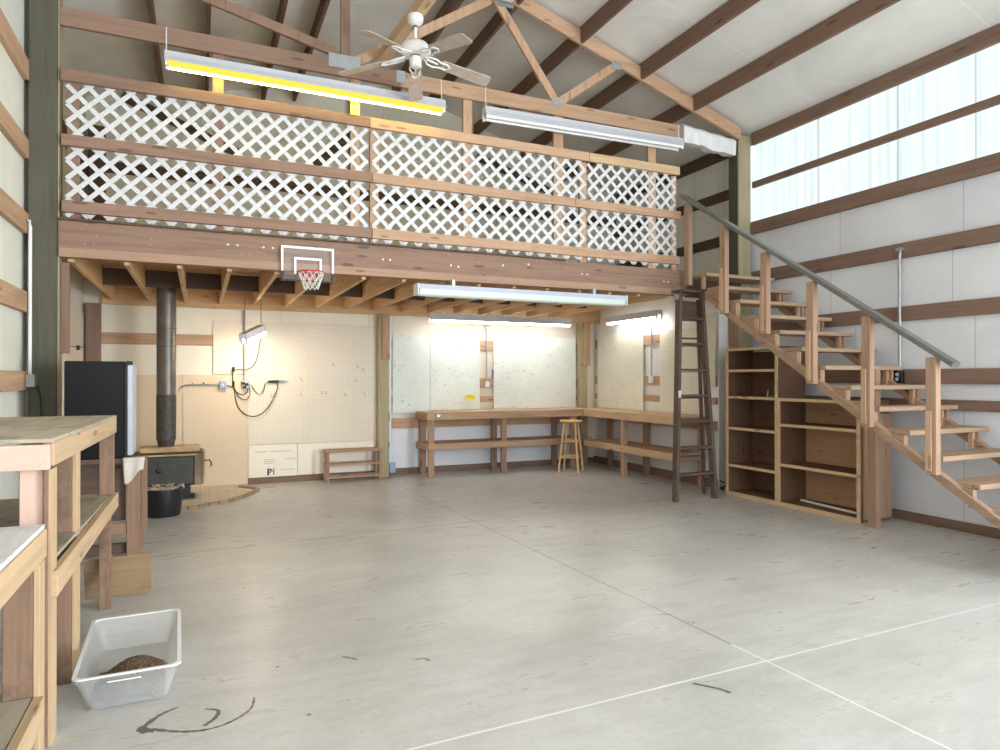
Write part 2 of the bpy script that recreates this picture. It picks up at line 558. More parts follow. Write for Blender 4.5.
# walls
struct('wall_left', bx(XL - 0.06, XL, YN, YB + 0.1, 0, roof(XL) + 0.05), M_WALLL)
struct('wall_right', MB().box(XR, XR + 0.06, -0.4, 6.60, 0, 3.40).box(XR, XR + 0.06, YN, -3.6, 0, 3.40).box(XR, XR + 0.06, -3.6, -0.4, 3.2, 3.40), M_WALLR)  # unseen gap behind the viewpoint, added to let in side light
struct('wall_right_loft', bx(XR, XR + 0.06, 6.60, YB + 0.1, 2.6, roof(XR) + 0.05), M_WALLRL)
struct('wall_right_eave', bx(XR, XR + 0.06, YN, 6.60, 4.40, roof(XR) + 0.05), M_WALLR)
struct('wall_right_shop', bx(6.05, XR + 0.06, 6.66, YB + 0.1, 0, 2.60), M_LINING)  # plane set inward from the wall above to line up with the distorted image
struct('wall_back', MB().box(XL, 2.40, YB - .12, YB + 0.08, 0, 2.66).box(2.40, XR, YB, YB + 0.08, 0, 2.62), M_WALLB)  # left part placed nearer to fit the image's lens distortion, no real step
g = MB().prism([(XL - 0.06, 2.62), (XR + 0.06, 2.62), (XR + 0.06, roof(XR)), (XC, roof(XC)), (XL - 0.06, roof(XL))], 'y', YB, YB + 0.08)
struct('wall_back_gable', g, M_WALLBU)
# near wall behind the viewpoint: unseen tall opening added to light the room
f = MB()
f.box(XL, 0.2, YN - 0.08, YN, 0, roof(XL) - 0.05)
f.box(5.4, XR, YN - 0.08, YN, 0, roof(XR) - 0.05)
f.prism([(XL, 4.0), (XR, 4.0), (XR, roof(XR)), (XC, roof(XC)), (XL, roof(XL))], 'y', YN - 0.08, YN)
struct('wall_front', f, M_WALLL)
# roof slopes
c = MB()
for s in (-1, 1):
    xe = XC + s * 4.05
    c.hexa([(XC, YN - 0.1, roof(XC)), (xe, YN - 0.1, roof(xe)), (xe, YB + 0.1, roof(xe)), (XC, YB + 0.1, roof(XC)),
            (XC, YN - 0.1, roof(XC) + .08), (xe, YN - 0.1, roof(xe) + .08), (xe, YB + 0.1, roof(xe) + .08), (XC, YB + 0.1, roof(XC) + .08)])
struct('ceiling', c, M_CEIL)

# daylight strip: corrugated translucent sheets, each overlapping the next
M_WIN = window_mat()
M_LAP = window_mat(0.82)
ys = [6.60, 5.50, 4.54, 3.79, 2.72, 1.65, 0.58, -0.49, -1.56, -2.63, -3.7]
for k, (ya, yb) in enumerate(zip(ys[:-1], ys[1:])):
    n = int((ya - yb) / 0.0254)
    rows = [[], []]
    for i in range(n + 1):
        y = ya - (ya - yb) * i / n
        x = XR + 0.014 + 0.010 * math.cos(2 * PI * (ya - y) / 0.127) + (0.004 if k % 2 else 0)
        rows[0].append((x, y, 3.37)); rows[1].append((x, y, 4.42))
    struct('window_%d' % (k + 1), MB().sheet(rows), M_WIN, smooth=True)
for k, y in enumerate((5.50, 4.54, 3.79, 2.72)):
    struct('trim_%d' % (k + 1), bx(XR + 0.0005, XR + 0.0025, y - 0.007, y + 0.009, 3.38, 4.41), M_LAP)

# horizontal girts
RG = [(0.0, 0.085, 'treated brown sill board along the foot of the right wall', -3.9, 6.47, 6.41),
      (1.115, 1.212, 'narrow horizontal girt low on the right wall behind the lower stair treads', -3.9, 6.0, 6.42),
      (1.36, 1.504, 'wide horizontal girt on the right wall just below the end of the handrail', -3.9, 6.47, 6.42),
      (1.988, 2.134, 'horizontal girt on the right wall crossing behind the middle of the stair handrail', -3.9, 6.47, 6.42),
      (2.620, 2.772, 'horizontal girt on the right wall holding the top of the tall conduit', -3.9, 6.47, 6.42),
      (3.250, 3.402, 'wide wooden sill girt along the bottom of the daylight window strip', -3.9, 6.47, 6.40),
      (3.838, 3.916, 'thin wooden rail crossing the middle of the daylight window strip', -3.9, 6.47, 6.42),
      (4.385, 4.540, 'wide wooden plate along the top of the daylight window strip under the roof', -3.9, 6.47, 6.41)]
for z0, z1, lab, ya, yb, xi in RG:
    if z0 < 3.2:
        ya = -0.4
    tag(obj('wall_girt', bx(xi, XR, ya, yb, z0, z1), W_GIRT['y'], bevel=0.004), lab, 'girt', 'girts on the right wall')
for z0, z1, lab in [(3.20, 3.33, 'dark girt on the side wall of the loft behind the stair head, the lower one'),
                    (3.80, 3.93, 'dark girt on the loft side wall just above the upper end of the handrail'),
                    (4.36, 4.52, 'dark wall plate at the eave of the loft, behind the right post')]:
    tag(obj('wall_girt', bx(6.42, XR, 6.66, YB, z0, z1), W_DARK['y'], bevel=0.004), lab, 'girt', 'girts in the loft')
LG = [(3.80, 3.96, 'topmost visible girt on the left wall, reaching the dark post beside the truss'),
      (3.17, 3.32, 'second girt from the top on the left wall beside the dark post'),
      (2.57, 2.73, 'girt on the left wall beside the top of the white conduit'),
      (1.94, 2.10, 'girt on the left wall halfway down the white conduit'),
      (1.32, 1.47, 'lowest visible girt on the left wall, carrying the grey junction box')]
for z0, z1, lab in LG:
    tag(obj('wall_girt', bx(XL, -1.255, -3.9, 6.42, z0, z1), W_FIR['y'], bevel=0.004), lab, 'girt', 'girts on the left wall')
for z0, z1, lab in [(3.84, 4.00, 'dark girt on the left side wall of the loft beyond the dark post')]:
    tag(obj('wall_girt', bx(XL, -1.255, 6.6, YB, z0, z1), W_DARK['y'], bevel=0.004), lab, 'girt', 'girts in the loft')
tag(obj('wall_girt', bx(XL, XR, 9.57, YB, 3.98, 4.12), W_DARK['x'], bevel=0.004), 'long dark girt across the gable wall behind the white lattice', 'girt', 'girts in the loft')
# back wall girts in the shop
for x0, x1, z0, z1, lab in [(-1.117, 0.15, 1.835, 1.975, 'brown girt on the back wall behind the stove pipe'),
                            (2.47, 5.7, 1.85, 1.99, 'highest girt in the gap between the two marked sheets on the back wall'),
                            (2.47, 5.7, 1.257, 1.413, 'girt on the back wall in the gap between the marked sheets, behind the outlet box'),
                            (2.47, 5.7, 1.04, 1.13, 'narrow girt between the marked sheets on the back wall, just above the bench'),
                            (2.53, 5.7, 0.675, 0.82, 'girt on the back wall just below the long workbench top')]:
    tag(obj('wall_girt', bx(x0, x1, 9.585, YB, z0, z1), W_FIR['x'], bevel=0.003), lab, 'girt', 'girts on the back wall')
for z0, z1, lab in [(1.90, 2.045, 'highest girt showing in the gap of the right shop wall behind the conduit'),
                    (1.31, 1.445, 'girt in the gap of the right shop wall behind the white outlet box'),
                    (1.075, 1.16, 'narrow girt in the gap of the right shop wall just above the side bench'),
                    (0.735, 0.855, 'girt on the right shop wall below the side bench top, ending by the bookcase')]:
    tag(obj('wall_girt', bx(6.02, 6.05, 6.68, 9.55, z0, z1), W_FIR['y'], bevel=0.003), lab, 'girt', 'girts on the right shop wall')
struct('baseboard_back', MB().box(XL, 2.40, 9.47, 9.50, 0, 0.085).box(2.40, 6.05, 9.59, YB, 0, 0.085), W_GIRT['x'])
struct('baseboard_right', bx(6.02, 6.05, 6.68, 9.59, 0, 0.11), W_GIRT['y'])
struct('baseboard_left', bx(XL, -1.26, -3.9, 9.59, 0, 0.09), W_GIRT['y'])

# posts
p = thing('timber_post', 'thick dark weathered post against the left wall, holding the loft beam', 'post', (-1.16, 6.5, 0), 'main posts')
obj('shaft', bx(-1.262, -1.062, 6.42, 6.60, 0, 4.90), W_TREAT_D['z'], p, bevel=0.006)
o = obj('edge_strip', bx(-1.060, -1.052, 6.425, 6.575, 0.9, 4.58), W_TREAT_L['z'], p); o['label'] = 'pale greenish edge strip'
obj('bearing_cleat', bx(-1.050, -0.99, 6.49, 6.53, 1.62, 2.37), W_RED['z'], p, bevel=0.003)
p = thing('timber_post', 'tall greenish-yellow post at the near end of the loft beside the daylight window', 'post', (6.31, 6.56, 0), 'main posts')
obj('shaft', bx(6.215, 6.418, 6.482, 6.637, 0, 4.50), W_TREAT_L['z'], p, bevel=0.006)
o = obj('side_board', bx(6.196, 6.214, 6.486, 6.637, 0, 2.45), W_STAIR['z'], p); o['label'] = 'brown board on its lower left side'  # side face in two colours: lamp-lit below, loft shade painted above
o = obj('side_board', bx(6.196, 6.214, 6.486, 6.637, 2.452, 4.48), W_TREAT_D['z'], p); o['label'] = 'upper left side board, darkened for the loft shade'
p = thing('timber_post', 'treated post on the back wall between the big pegboard and the white downpipe', 'post', (2.38, 9.53, 0), 'shop posts')
obj('shaft', bx(2.305, 2.455, 9.48, 9.583, 0, 2.31), W_TREAT_L['z'], p, bevel=0.004)
obj('bearing_cleat', bx(2.35, 2.46, 9.44, 9.479, 1.68, 2.32), W_FIR['z'], p, bevel=0.003)
p = thing('timber_post', 'treated post in the far right corner above the corner of the benches', 'post', (5.78, 9.53, 0), 'shop posts')
obj('shaft', bx(5.69, 5.83, 9.48, 9.583, 0, 2.31), W_TREAT_L['z'], p, bevel=0.004)
obj('bearing_cleat', bx(5.74, 5.86, 9.44, 9.479, 1.62, 2.32), W_FIR['z'], p, bevel=0.003)
tag(obj('timber_post', bx(-1.262, -1.11, 9.48, 9.60, 0, 2.32), W_GIRT['z'], bevel=0.004), 'brown post in the far left corner behind the black fridge', 'post', 'shop posts')
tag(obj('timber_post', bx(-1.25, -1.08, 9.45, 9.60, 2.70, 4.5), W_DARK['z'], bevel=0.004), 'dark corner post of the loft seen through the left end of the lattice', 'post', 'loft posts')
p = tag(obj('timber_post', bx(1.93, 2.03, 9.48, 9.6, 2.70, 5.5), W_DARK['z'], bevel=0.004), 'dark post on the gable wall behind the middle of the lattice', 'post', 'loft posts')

# purlins
W_PURLIN = woods('purlin_lumber', (128, 102, 86), dark=0.7, vary=0.1)
names = ['lowest', 'second', 'third', 'fourth']
for i, (xa, xb) in enumerate(((5.458, -0.44), (4.688, 0.07), (3.878, 0.77), (3.09, 1.18))):
    for s in (1, -1):
        xx = xa if s == 1 else xb
        z1 = roof(xx) - 0.005
        lab = '%s dark roof purlin up from the eave on the %s slope' % (names[i], 'window' if s == 1 else 'left, shaded')
        tag(obj('roof_purlin', bx(xx - .02, xx + .02, YN, YB, z1 - 0.185, z1), W_PURLIN['y'], bevel=0.003), lab, 'purlin', 'roof purlins')
tag(obj('ridge_board', bx(XC - .02, XC + .02, YN, YB, roof(XC) - 0.24, roof(XC) - 0.01), W_GIRT['y']), 'ridge board under the peak of the roof', 'ridge board')

# the truss over the loft front
YT = 6.44
t = thing('roof_truss', 'wooden roof truss spanning above the loft railing', 'truss', (XC, YT, 4.29))
obj('bottom_chord', bx(-1.05, 1.80, YT - .02, YT + .02, 4.295, 4.445), W_RED['x'], t, bevel=0.004)  # shade at the left put into the board colour
obj('bottom_chord', bx(1.802, 5.25, YT - .02, YT + .02, 4.295, 4.445), W_FIR['x'], t, bevel=0.004)
for s in (-1, 1):
    xe = XC + s * 3.62
    m = MB()
    a, b = XC, xe
    m.hexa([(a, YT - .02, chord(a)), (b, YT - .02, chord(b)), (b, YT + .02, chord(b)), (a, YT + .02, chord(a)),
            (a, YT - .02, chord(a) + .16), (b, YT - .02, chord(b) + .16), (b, YT + .02, chord(b) + .16), (a, YT + .02, chord(a) + .16)])
    obj('top_chord', m, W_FIR['x'], t, bevel=0.003)
def web(p0, p1, w=0.09, y=YT, mat=W_FIR):
    obj('web', MB().beam((p0[0], y, p0[1]), (p1[0], y, p1[1]), 0.036, w, (0, 0, 1) if abs(p0[0] - p1[0]) > 0.1 else (1, 0, 0)), mat['z'], t, bevel=0.003)
web((3.55, 4.45), (2.80, 5.46), y=YT - .002)
web((3.60, 4.45), (4.33, 4.99), y=YT + .002)
web((1.17, 4.52), (-0.42, 4.885), y=YT + 0.006, mat=W_RED)
web((1.26, 4.44), (1.26, 5.24), y=YT + 0.003, mat=W_RED)
web((1.34, 4.46), (2.80, 5.42), y=YT + 0.05, mat=W_FIR)
for x, z, w, h in ((1.25, 4.43, 0.30, 0.13), (1.80, 4.39, 0.09, 0.12), (3.57, 4.44, 0.14, 0.075), (4.33, 4.99, 0.13, 0.09), (2.93, 5.39, 0.2, 0.1)):
    obj('gusset_plate', bx(x - w / 2, x + w / 2, YT - .028, YT - .0215, z - h / 2, z + h / 2), M_GALV, t)
# wrapped end of the chord
rings = []
for i in range(13):
    x = 5.27 + i * 0.068
    k = 0.012 * math.sin(i * 1.7) + random.uniform(-.012, .012)
    z0, z1 = 4.245 + k - 0.012 * math.cos(i * .9), 4.455 + 0.4 * k
    zz = -0.0055 * i
    rings.append([(x, YT - .055 + k, z0 + zz), (x, YT + .05, z0 + zz + .01), (x, YT + .05, z1 + zz), (x, YT - .02, z1 + zz + .01), (x, YT - .06 + .5 * k, z1 + zz - .03)])
tag(obj('wrapped_chord_end', MB().loft(rings), M_WRAP, smooth=False), 'white plastic-wrapped lump at the right end of the truss, beside the tall yellow post', 'wrapped chord end')
tag(obj('junction_box', bx(2.84, 2.99, 6.20, 6.36, 5.36, 5.47), M_WHITE, bevel=0.008), 'small white box up at the truss peak, at the top edge of the photo', 'box')
# ceiling joist that carries the fan
tag(obj('fan_support_board', MB().beam((1.62, 6.41, 4.555), (1.80, 4.3, 4.575), 0.09, 0.10), W_PINE['y'], bevel=0.003), 'yellow-lit board running from the truss toward the viewer, carrying the ceiling fan', 'board')
# bracing on the gable
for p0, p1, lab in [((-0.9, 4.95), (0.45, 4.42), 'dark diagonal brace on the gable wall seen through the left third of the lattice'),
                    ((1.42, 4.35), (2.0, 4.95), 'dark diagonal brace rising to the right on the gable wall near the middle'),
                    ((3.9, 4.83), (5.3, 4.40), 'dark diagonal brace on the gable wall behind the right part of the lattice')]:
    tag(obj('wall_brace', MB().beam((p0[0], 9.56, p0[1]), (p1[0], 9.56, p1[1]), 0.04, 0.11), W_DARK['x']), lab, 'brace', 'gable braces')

# ------------------------------------------------------------------ the loft
lf = thing('loft_platform', 'wooden loft platform with a deep reddish front beam and open joists below', 'loft', (2.1, 6.44, 2.32))
bmm = obj('front_beam', bx(-1.05, 5.33, 6.40, 6.48, 2.40, 2.70), W_RED['x'], lf, bevel=0.004)
random.seed(3)
m = MB()
for x, z in [(.22, 2.60), (.30, 2.60), (.60, 2.60), (.52, 2.60), (1.62, 2.57), (1.69, 2.57), (2.32, 2.56), (2.40, 2.55), (3.86, 2.57), (3.93, 2.57), (4.98, 2.55), (5.04, 2.55), (3.2, 2.63), (2.9, 2.60)]:
    m.lathe([(0.011, 6.3995), (0.009, 6.391)], (x, 0, z), 8, 'y')
o = obj('bolt', m, M_BOLT, bmm); o['label'] = 'pale bolt heads in pairs'
m = MB()
for i in range(60):
    x = random.uniform(-1, 5.3); z = random.choice((2.66, 2.60, 2.53, 2.46)) + random.uniform(-.02, .02)
    m.lathe([(0.0032, 6.3995), (0.0026, 6.397)], (x, 0, z), 6, 'y')
o = obj('nail_head', m, M_BOLT, bmm); o['kind'] = 'stuff'
obj('lower_band', bx(-1.045, 5.30, 6.385, 6.3995, 2.402, 2.475), W_STAIR['x'], lf)
obj('beam_ledge', bx(-1.05, 3.65, 6.37, 6.40, 2.700, 2.716), W_DARK['x'], lf)
for k in range(16):
    x = -0.98 + 0.405 * k
    obj('joist', bx(x - .02, x + .02, 6.481, 9.429, 2.375, 2.619), W_JOIST['y'], lf, bevel=0.003)
obj('ledger_board', bx(-1.10, 6.04, 9.43, 9.468, 2.32, 2.619), W_JOIST['x'], lf)
obj('rim_joist', bx(5.335, 6.19, 6.42, 6.46, 2.375, 2.619), W_DARK['x'], lf)
m = MB()
for k in range(15):
    x = -0.98 + 0.405 * k
    m.box(x + .021, x + .384, 8.28, 8.32, 2.42, 2.60)
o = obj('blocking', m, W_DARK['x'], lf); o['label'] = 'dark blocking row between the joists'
d = MB().box(-1.28, 5.33, 6.481, 9.48, 2.62, 2.66).box(5.331, 6.19, 6.42, 9.48, 2.62, 2.66).box(6.19, 6.45, 6.66, 9.48, 2.62, 2.66)
obj('deck', d, W_JOIST['x'], lf)

# railing
rl = thing('loft_railing', 'white lattice railing with three long wooden rails along the loft edge', 'railing', (2.1, 6.42, 2.71))
def rail(name, z0, z1, cuts, mats):
    for (a, b), mm in zip(zip(cuts[:-1], cuts[1:]), mats):
        obj(name, bx(a + .002, b - .002, 6.38, 6.42, z0, z1), mm['x'], rl, bevel=0.003)
rail('top_rail', 3.832, 3.928, (-1.04, 1.49, 3.95, 5.21), (W_RED, W_FIR, W_PINE))  # darker left boards carry shade in their colour, right ones the lit tone
rail('middle_rail', 3.305, 3.398, (-1.035, 1.51, 3.77, 5.225), (W_RED, W_FIR, W_FIR))
rail('lower_rail', 2.765, 2.862, (-1.03, 1.51, 5.205), (W_RED, W_FIR))
for x0, x1 in ((-1.0, -.91), (.095, .185), (1.31, 1.40), (1.50, 1.585), (2.47, 2.57), (3.53, 3.65), (3.86, 3.95), (4.79, 4.90), (5.12, 5.20)):
    top = 4.293 if x0 not in (-1.0, 1.50, 3.86, 5.12) else 3.83
    obj('stanchion', bx(x0, x1, 6.437, 6.476, 2.701, top), W_RED['z'] if x1 < 1 else W_FIR['z'], rl, bevel=0.003)
def lattice(x0, x1, z0, z1):
    m = MB()
    p, w, th = 0.154, 0.0365, 0.005
    for layer, s in ((0, 1), (1, -1)):
        y0 = 6.4205 + layer * 0.0062
        n0 = -int((z1 - z0) / p) - 2
        for k in range(n0 - 2, int((x1 - x0) / p) + 16):
            pts = []
            # centre line x = xs + (z - z0) * s
            xs = x0 + k * p if s == 1 else x0 + k * p
            if s == 1:
                ta, tb = max(0, x0 - xs), min(z1 - z0, x1 - xs)
            else:
                ta, tb = max(0, xs - x1), min(z1 - z0, xs - x0)
            if tb - ta < 0.03:
                continue
            A = (xs + s * ta, y0 + th / 2, z0 + ta)
            B = (xs + s * tb, y0 + th / 2, z0 + tb)
            m.beam(A, B, th, w, (0, 0, 1))
    return m
for a, b in ((-1.00, 1.47), (1.525, 3.915), (3.955, 5.175)):
    obj('lattice_panel', lattice(a, b, 2.738, 3.845), M_LATT, rl)
# ------------------------------------------------------------------ stairs
RUN, RISE = 0.27, 0.1835
NT = 14
def nose(n): return 3.10 + RUN * (n - 3)
def top_z(n): return 0.065 + RISE * n
def strz(y): return 0.669 + 0.645 * (y - 3.473)         # lower edge of the stringers
st = thing('staircase', 'open wooden staircase climbing to the loft along the right wall', 'staircase', (5.85, 4.3, 0))
def plank(y): return strz(y) + 0.075
for sx in (5.29, 6.27):
    y_end = nose(NT) - 0.02
    m = MB()
    xa, xb = sx, sx + .036
    m.hexa([(xa, 2.44, 0), (xb, 2.44, 0), (xb, y_end, strz(y_end)), (xa, y_end, strz(y_end)),
            (xa, 2.44, .075), (xb, 2.44, .075), (xb, y_end, plank(y_end)), (xa, y_end, plank(y_end))])
    for n in range(1, NT):
        y = nose(n) + 0.03
        zb = top_z(n) - 0.0405
        ym = 3.473 + (zb - 0.075 - 0.669) / 0.645          # where the plank rises past the tread
        if ym > y + .02:
            m.prism([(y, plank(y) - .012), (y, zb), (ym, zb), (ym, plank(ym) - .012)], 'x', xa, xb)
    obj('stringer', m, W_STAIR['y'], st)
    yb = 5.86
    a, b = (2.52, strz(2.52) + .036), (yb, strz(yb) + .036)
    obj('stringer_batten', MB().beam((sx - .0125, a[0], a[1]), (sx - .0125, b[0], b[1]), 0.022, 0.064), W_STAIR['y'], st, bevel=0.003)
W_TREAD = woods('tread_wood', (172, 146, 122), dark=0.7)
for n in range(1, NT + 1):
    y, z = nose(n), top_z(n)
    x0 = 5.3265
    x1 = 6.268 if n < 0 else 6.395
    y1 = y + 0.262 if n < NT else 6.38
    if n == NT:
        x0 = 5.335
    obj('tread', bx(x0, x1, y, y1, z - 0.04, z), W_TREAD['x'], st, bevel=0.004)
    if n > 1:
        obj('tread_block', bx(5.331, 5.369, y + .05, y + 0.088, z - RISE + .0005, z - .0405), W_FIR['z'], st)
        obj('tread_block', bx(6.23, 6.268, y + .05, y + 0.088, z - RISE + .0005, z - .0405), W_FIR['z'], st)
# rail posts on the outer face
posts = [(6.31, 2.50, 3.46), (5.72, 2.12, 3.07), (5.135, 1.86, 2.69), (4.57, 1.36, 2.32), (3.995, .995, 1.945), (3.435, .66, 1.58)]
for y, z0, z1 in posts:
    xx = 5.205
    obj('rail_post', bx(xx, xx + 0.060, y - .085, y, z0, z1), W_STAIR['z'], st, bevel=0.004)
    if y < 6:
        obj('post_backing', bx(xx - .012, xx - .0005, y - .052, y - .004, z0 + .03, z0 + .5), W_FIR['z'], st, bevel=.002)
o = obj('handrail', MB().beam((5.235, 6.38, 3.59), (5.235, 3.215, 1.515), 0.088, 0.04), M_RAIL, st, bevel=0.005)
o['label'] = 'grey-painted handrail'
obj('support_post', bx(5.80, 5.87, 4.30, 4.385, 0.0, strz(4.3) + .3), W_STAIR['z'], st, bevel=0.003)

# conduit, outlet on the right wall
cd = thing('electrical_conduit', 'grey steel conduit running down the right wall behind the stairs to a black outlet', 'conduit', (6.385, 4.47, 1.32))
obj('pipe', MB().tube([(6.40, 4.47, 2.72), (6.385, 4.47, 2.60), (6.385, 4.47, 1.42)], 0.016, 10), M_GALV, cd, smooth=True)
o = obj('outlet_box', bx(6.37, 6.418, 4.44, 4.54, 1.365, 1.49), M_BLACK, cd, bevel=0.004)
for dz in (1.405, 1.452):
    q = obj('socket', MB().lathe([(0.018, 6.3685), (0.015, 6.365)], (0, 4.49, dz), 12, 'x'), M_WHITE, o)
obj('pipe_strap', bx(6.366, 6.42, 4.44, 4.50, 2.69, 2.715), M_GALV, cd)
# small loft socket
tag(obj('outlet_box', bx(6.385, 6.42, 7.02, 7.12, 3.215, 3.325), plain('brown_box', (74, 64, 58), 0.5), bevel=0.006), 'dark outlet box on the loft girt behind the stair rail', 'outlet')

# ------------------------------------------------------------------ bookcases
F = 5.855
def case(name, label, y0, y1, z1, shelves, back):
    c = thing(name, label, 'bookcase', (6.08, (y0 + y1) / 2, 0), 'bookcases under the stairs')
    obj('side_panel', bx(F + .02, 6.29, y0, y0 + .018, 0.0, z1), W_SHELF['z'], c)
    obj('side_panel', bx(F + .02, 6.29, y1 - .018, y1, 0.0, z1), W_SHELF['z'], c)
    obj('back_panel', bx(6.275, 6.29, y0 + .018, y1 - .018, 0.0, z1 - .02), back['y'], c)
    for z in shelves:
        s = obj('shelf', bx(F + .02, 6.275, y0 + .018, y1 - .018, z - .022, z), W_SHELF['y'], c)
        obj('shelf_edge', bx(F, F + .019, y0 + .031, y1 - .031, z - .030, z + .002), W_PINE['y'], s, bevel=0.002)
    obj('top', bx(F + .02, 6.29, y0, y1, z1, z1 + .018), W_SHELF['y'], c)
    fr = obj('face_frame', MB().box(F, F + .02, y0, y0 + .030, 0, z1 + .018).box(F, F + .02, y1 - .030, y1, 0, z1 + .018)
             .box(F, F + .02, y0 + .031, y1 - .031, z1 - .015, z1 + .018).box(F, F + .02, y0 + .031, y1 - .031, 0, .045), W_PINE['y'], c)
    obj('bottom', bx(F + .02, 6.275, y0 + .018, y1 - .018, .022, .045), W_SHELF['y'], c)
    return c
W_CBACK = woods('case_back', (186, 146, 116), dark=0.7, vary=0.05)
case('bookcase', 'taller narrow wooden bookcase under the stairs beside the stepladder', 5.535, 6.33, 1.755, (1.515, 1.195, .822, .375), W_SHELF)
cr = case('bookcase', 'lower wider wooden bookcase under the stairs beside the floor post', 4.515, 5.53, 1.175, (.91, .468), W_CBACK)
o = obj('end_panel', bx(5.90, 6.30, 4.495, 4.513, 0.03, 1.06), W_STAIR['z'], cr)
o['label'] = 'lighter plywood end panel'
tag(obj('light_stick', MB().beam((6.12, 5.44, .056), (6.02, 4.62, .056), 0.022, 0.02), M_WHITE), 'thin white strip lying on the bottom of the lower bookcase', 'strip')
g = thing('small_figure', 'tiny silver ornament on a shelf of the tall bookcase', 'ornament', (6.0, 5.80, 1.195))
obj('body', MB().lathe([(0.02, 1.197), (0.012, 1.215), (0.016, 1.235), (0.006, 1.26), (0.003, 1.285)], (6.0, 5.80, 0), 10), M_GALV, g, smooth=True)
obj('foot', MB().lathe([(0.016, 1.197), (0.014, 1.212), (0.006, 1.214)], (5.99, 5.735, 0), 10), M_GALV, g)
tag(obj('bracket', bx(6.262, 6.2745, 5.74, 5.86, 1.435, 1.449), M_SILVER), 'small bright metal plate on the back of the tall bookcase', 'plate')
sp = thing('cable_bundle', 'little black and white cable bundle on the floor between stepladder and bookcase', 'cable', (5.93, 6.42, 0))
obj('coil', MB().tube([(5.93 + .05 * math.cos(a * .7), 6.44 + .035 * math.sin(a * .7), 0.012 + a * .010) for a in range(14)], 0.011, 6), M_BLACK, sp)
obj('white_lead', MB().tube([(5.90, 6.41, .008), (5.93, 6.40, .06), (5.94, 6.41, .11), (5.93, 6.43, .13)], 0.007, 6), M_WHITE, sp)

# ------------------------------------------------------------------ stepladder
ld = thing('stepladder', 'tall weathered wooden stepladder leaning folded against the loft beam beside the stairs', 'stepladder', (5.27, 6.2, 0))
def lerp(a, b, t): return tuple(a[i] + (b[i] - a[i]) * t for i in range(3))
lA, lB = (4.955, 6.155, 0.0), (5.125, 6.30, 2.42)
rA, rB = (5.525, 6.155, 0.0), (5.445, 6.30, 2.42)
for a, b in ((lA, lB), (rA, rB)):
    obj('front_rail', MB().beam(a, b, 0.042, 0.085, (0, 1, 0)), W_LADDER['z'], ld, bevel=0.004)
for k in range(1, 8):
    t = 0.302 * k / 2.42
    a, b = lerp(lA, lB, t), lerp(rA, rB, t)
    z = a[2]
    obj('step', bx(a[0] + .012, b[0] - .012, a[1] - .05, a[1] + .06, z - .014, z + .014), W_DARK['x'], ld, bevel=0.003)
    m = MB().tube([(a[0], a[1], z - .03), ((a[0] + b[0]) / 2, a[1], z - .022), (b[0], b[1], z - .03)], 0.005, 6)
    obj('step_rod', m, M_IRON, ld)
    if k == 1:
        obj('step_brace', MB().beam((a[0] + .02, a[1], z - .11), (a[0] + .09, a[1], z - .014), .02, .012), M_IRON, ld)
        obj('step_brace', MB().beam((b[0] - .02, b[1], z - .11), (b[0] - .09, b[1], z - .014), .02, .012), M_IRON, ld)
obj('top_cap', MB().hexa([(5.07, 6.20, 2.42), (5.50, 6.20, 2.42), (5.50, 6.375, 2.42), (5.07, 6.375, 2.42),
                          (5.07, 6.20, 2.445), (5.50, 6.20, 2.445), (5.50, 6.375, 2.445), (5.07, 6.375, 2.445)]), W_LADDER['x'], ld, bevel=0.003)
o = obj('pail_shelf', MB().beam((5.285, 6.345, 2.13), (5.285, 6.352, 2.33), 0.27, 0.016, (0, 1, 0)), W_DARK['x'], ld); o['label'] = 'dark folded pail shelf'
obj('shelf_bar', bx(5.15, 5.42, 6.30, 6.325, 2.345, 2.365), W_FIR['x'], ld)
bA, bB = (5.135, 6.40, 0.0), (5.20, 6.365, 2.36)
cA, cB = (5.63, 6.46, 0.0), (5.455, 6.365, 2.36)
for a, b in ((bA, bB), (cA, cB)):
    obj('rear_rail', MB().beam(a, b, 0.03, 0.04, (0, 1, 0)), W_LADDER['z'], ld, bevel=0.003)
for t in (0.2, 0.5, 0.8):
    a, b = lerp(bA, bB, t), lerp(cA, cB, t)
    obj('rear_bar', MB().tube([a, b], 0.011, 8), W_LADDER['x'], ld)
obj('hinge_plate', MB().box(5.098, 5.101, 6.27, 6.36, 2.30, 2.40).box(5.470, 5.473, 6.27, 6.36, 2.30, 2.40), M_GALV, ld)
o = obj('paint_drip', bx(5.012, 5.052, 6.170, 6.178, 1.19, 1.27), M_LATT, ld, bevel=.003); o['label'] = 'pale paint drip on the left rail'

# ------------------------------------------------------------------ workbenches under the loft
wb = thing('workbench', 'long wooden workbench with a lower shelf against the back wall', 'workbench', (4.2, 9.33, 0), 'shop workbenches')
obj('top', MB().box(2.93, 5.68, 9.085, 9.575, .905, .925).box(5.68, 6.04, 9.085, 9.475, .905, .925), W_PINE['x'], wb)
obj('apron', bx(2.93, 5.495, 9.06, 9.098, .815, .924), W_FIR['x'], wb, bevel=0.003)
obj('end_apron', bx(2.92, 2.958, 9.10, 9.575, .815, .904), W_FIR['y'], wb, bevel=0.003)
sh = obj('shelf', bx(2.96, 5.67, 9.105, 9.575, .455, .475), W_FIR['x'], wb)
obj('shelf_apron', bx(2.945, 5.46, 9.065, 9.10, .385, .478), W_FIR['x'], wb, bevel=0.003)
obj('shelf_end', bx(2.925, 2.96, 9.10, 9.575, .385, .474), W_FIR['y'], wb)
for x in (2.96, 4.10, 5.29):
    obj('leg', bx(x, x + .09, 9.099, 9.14, 0, .905), W_STAIR['z'], wb, bevel=0.003)
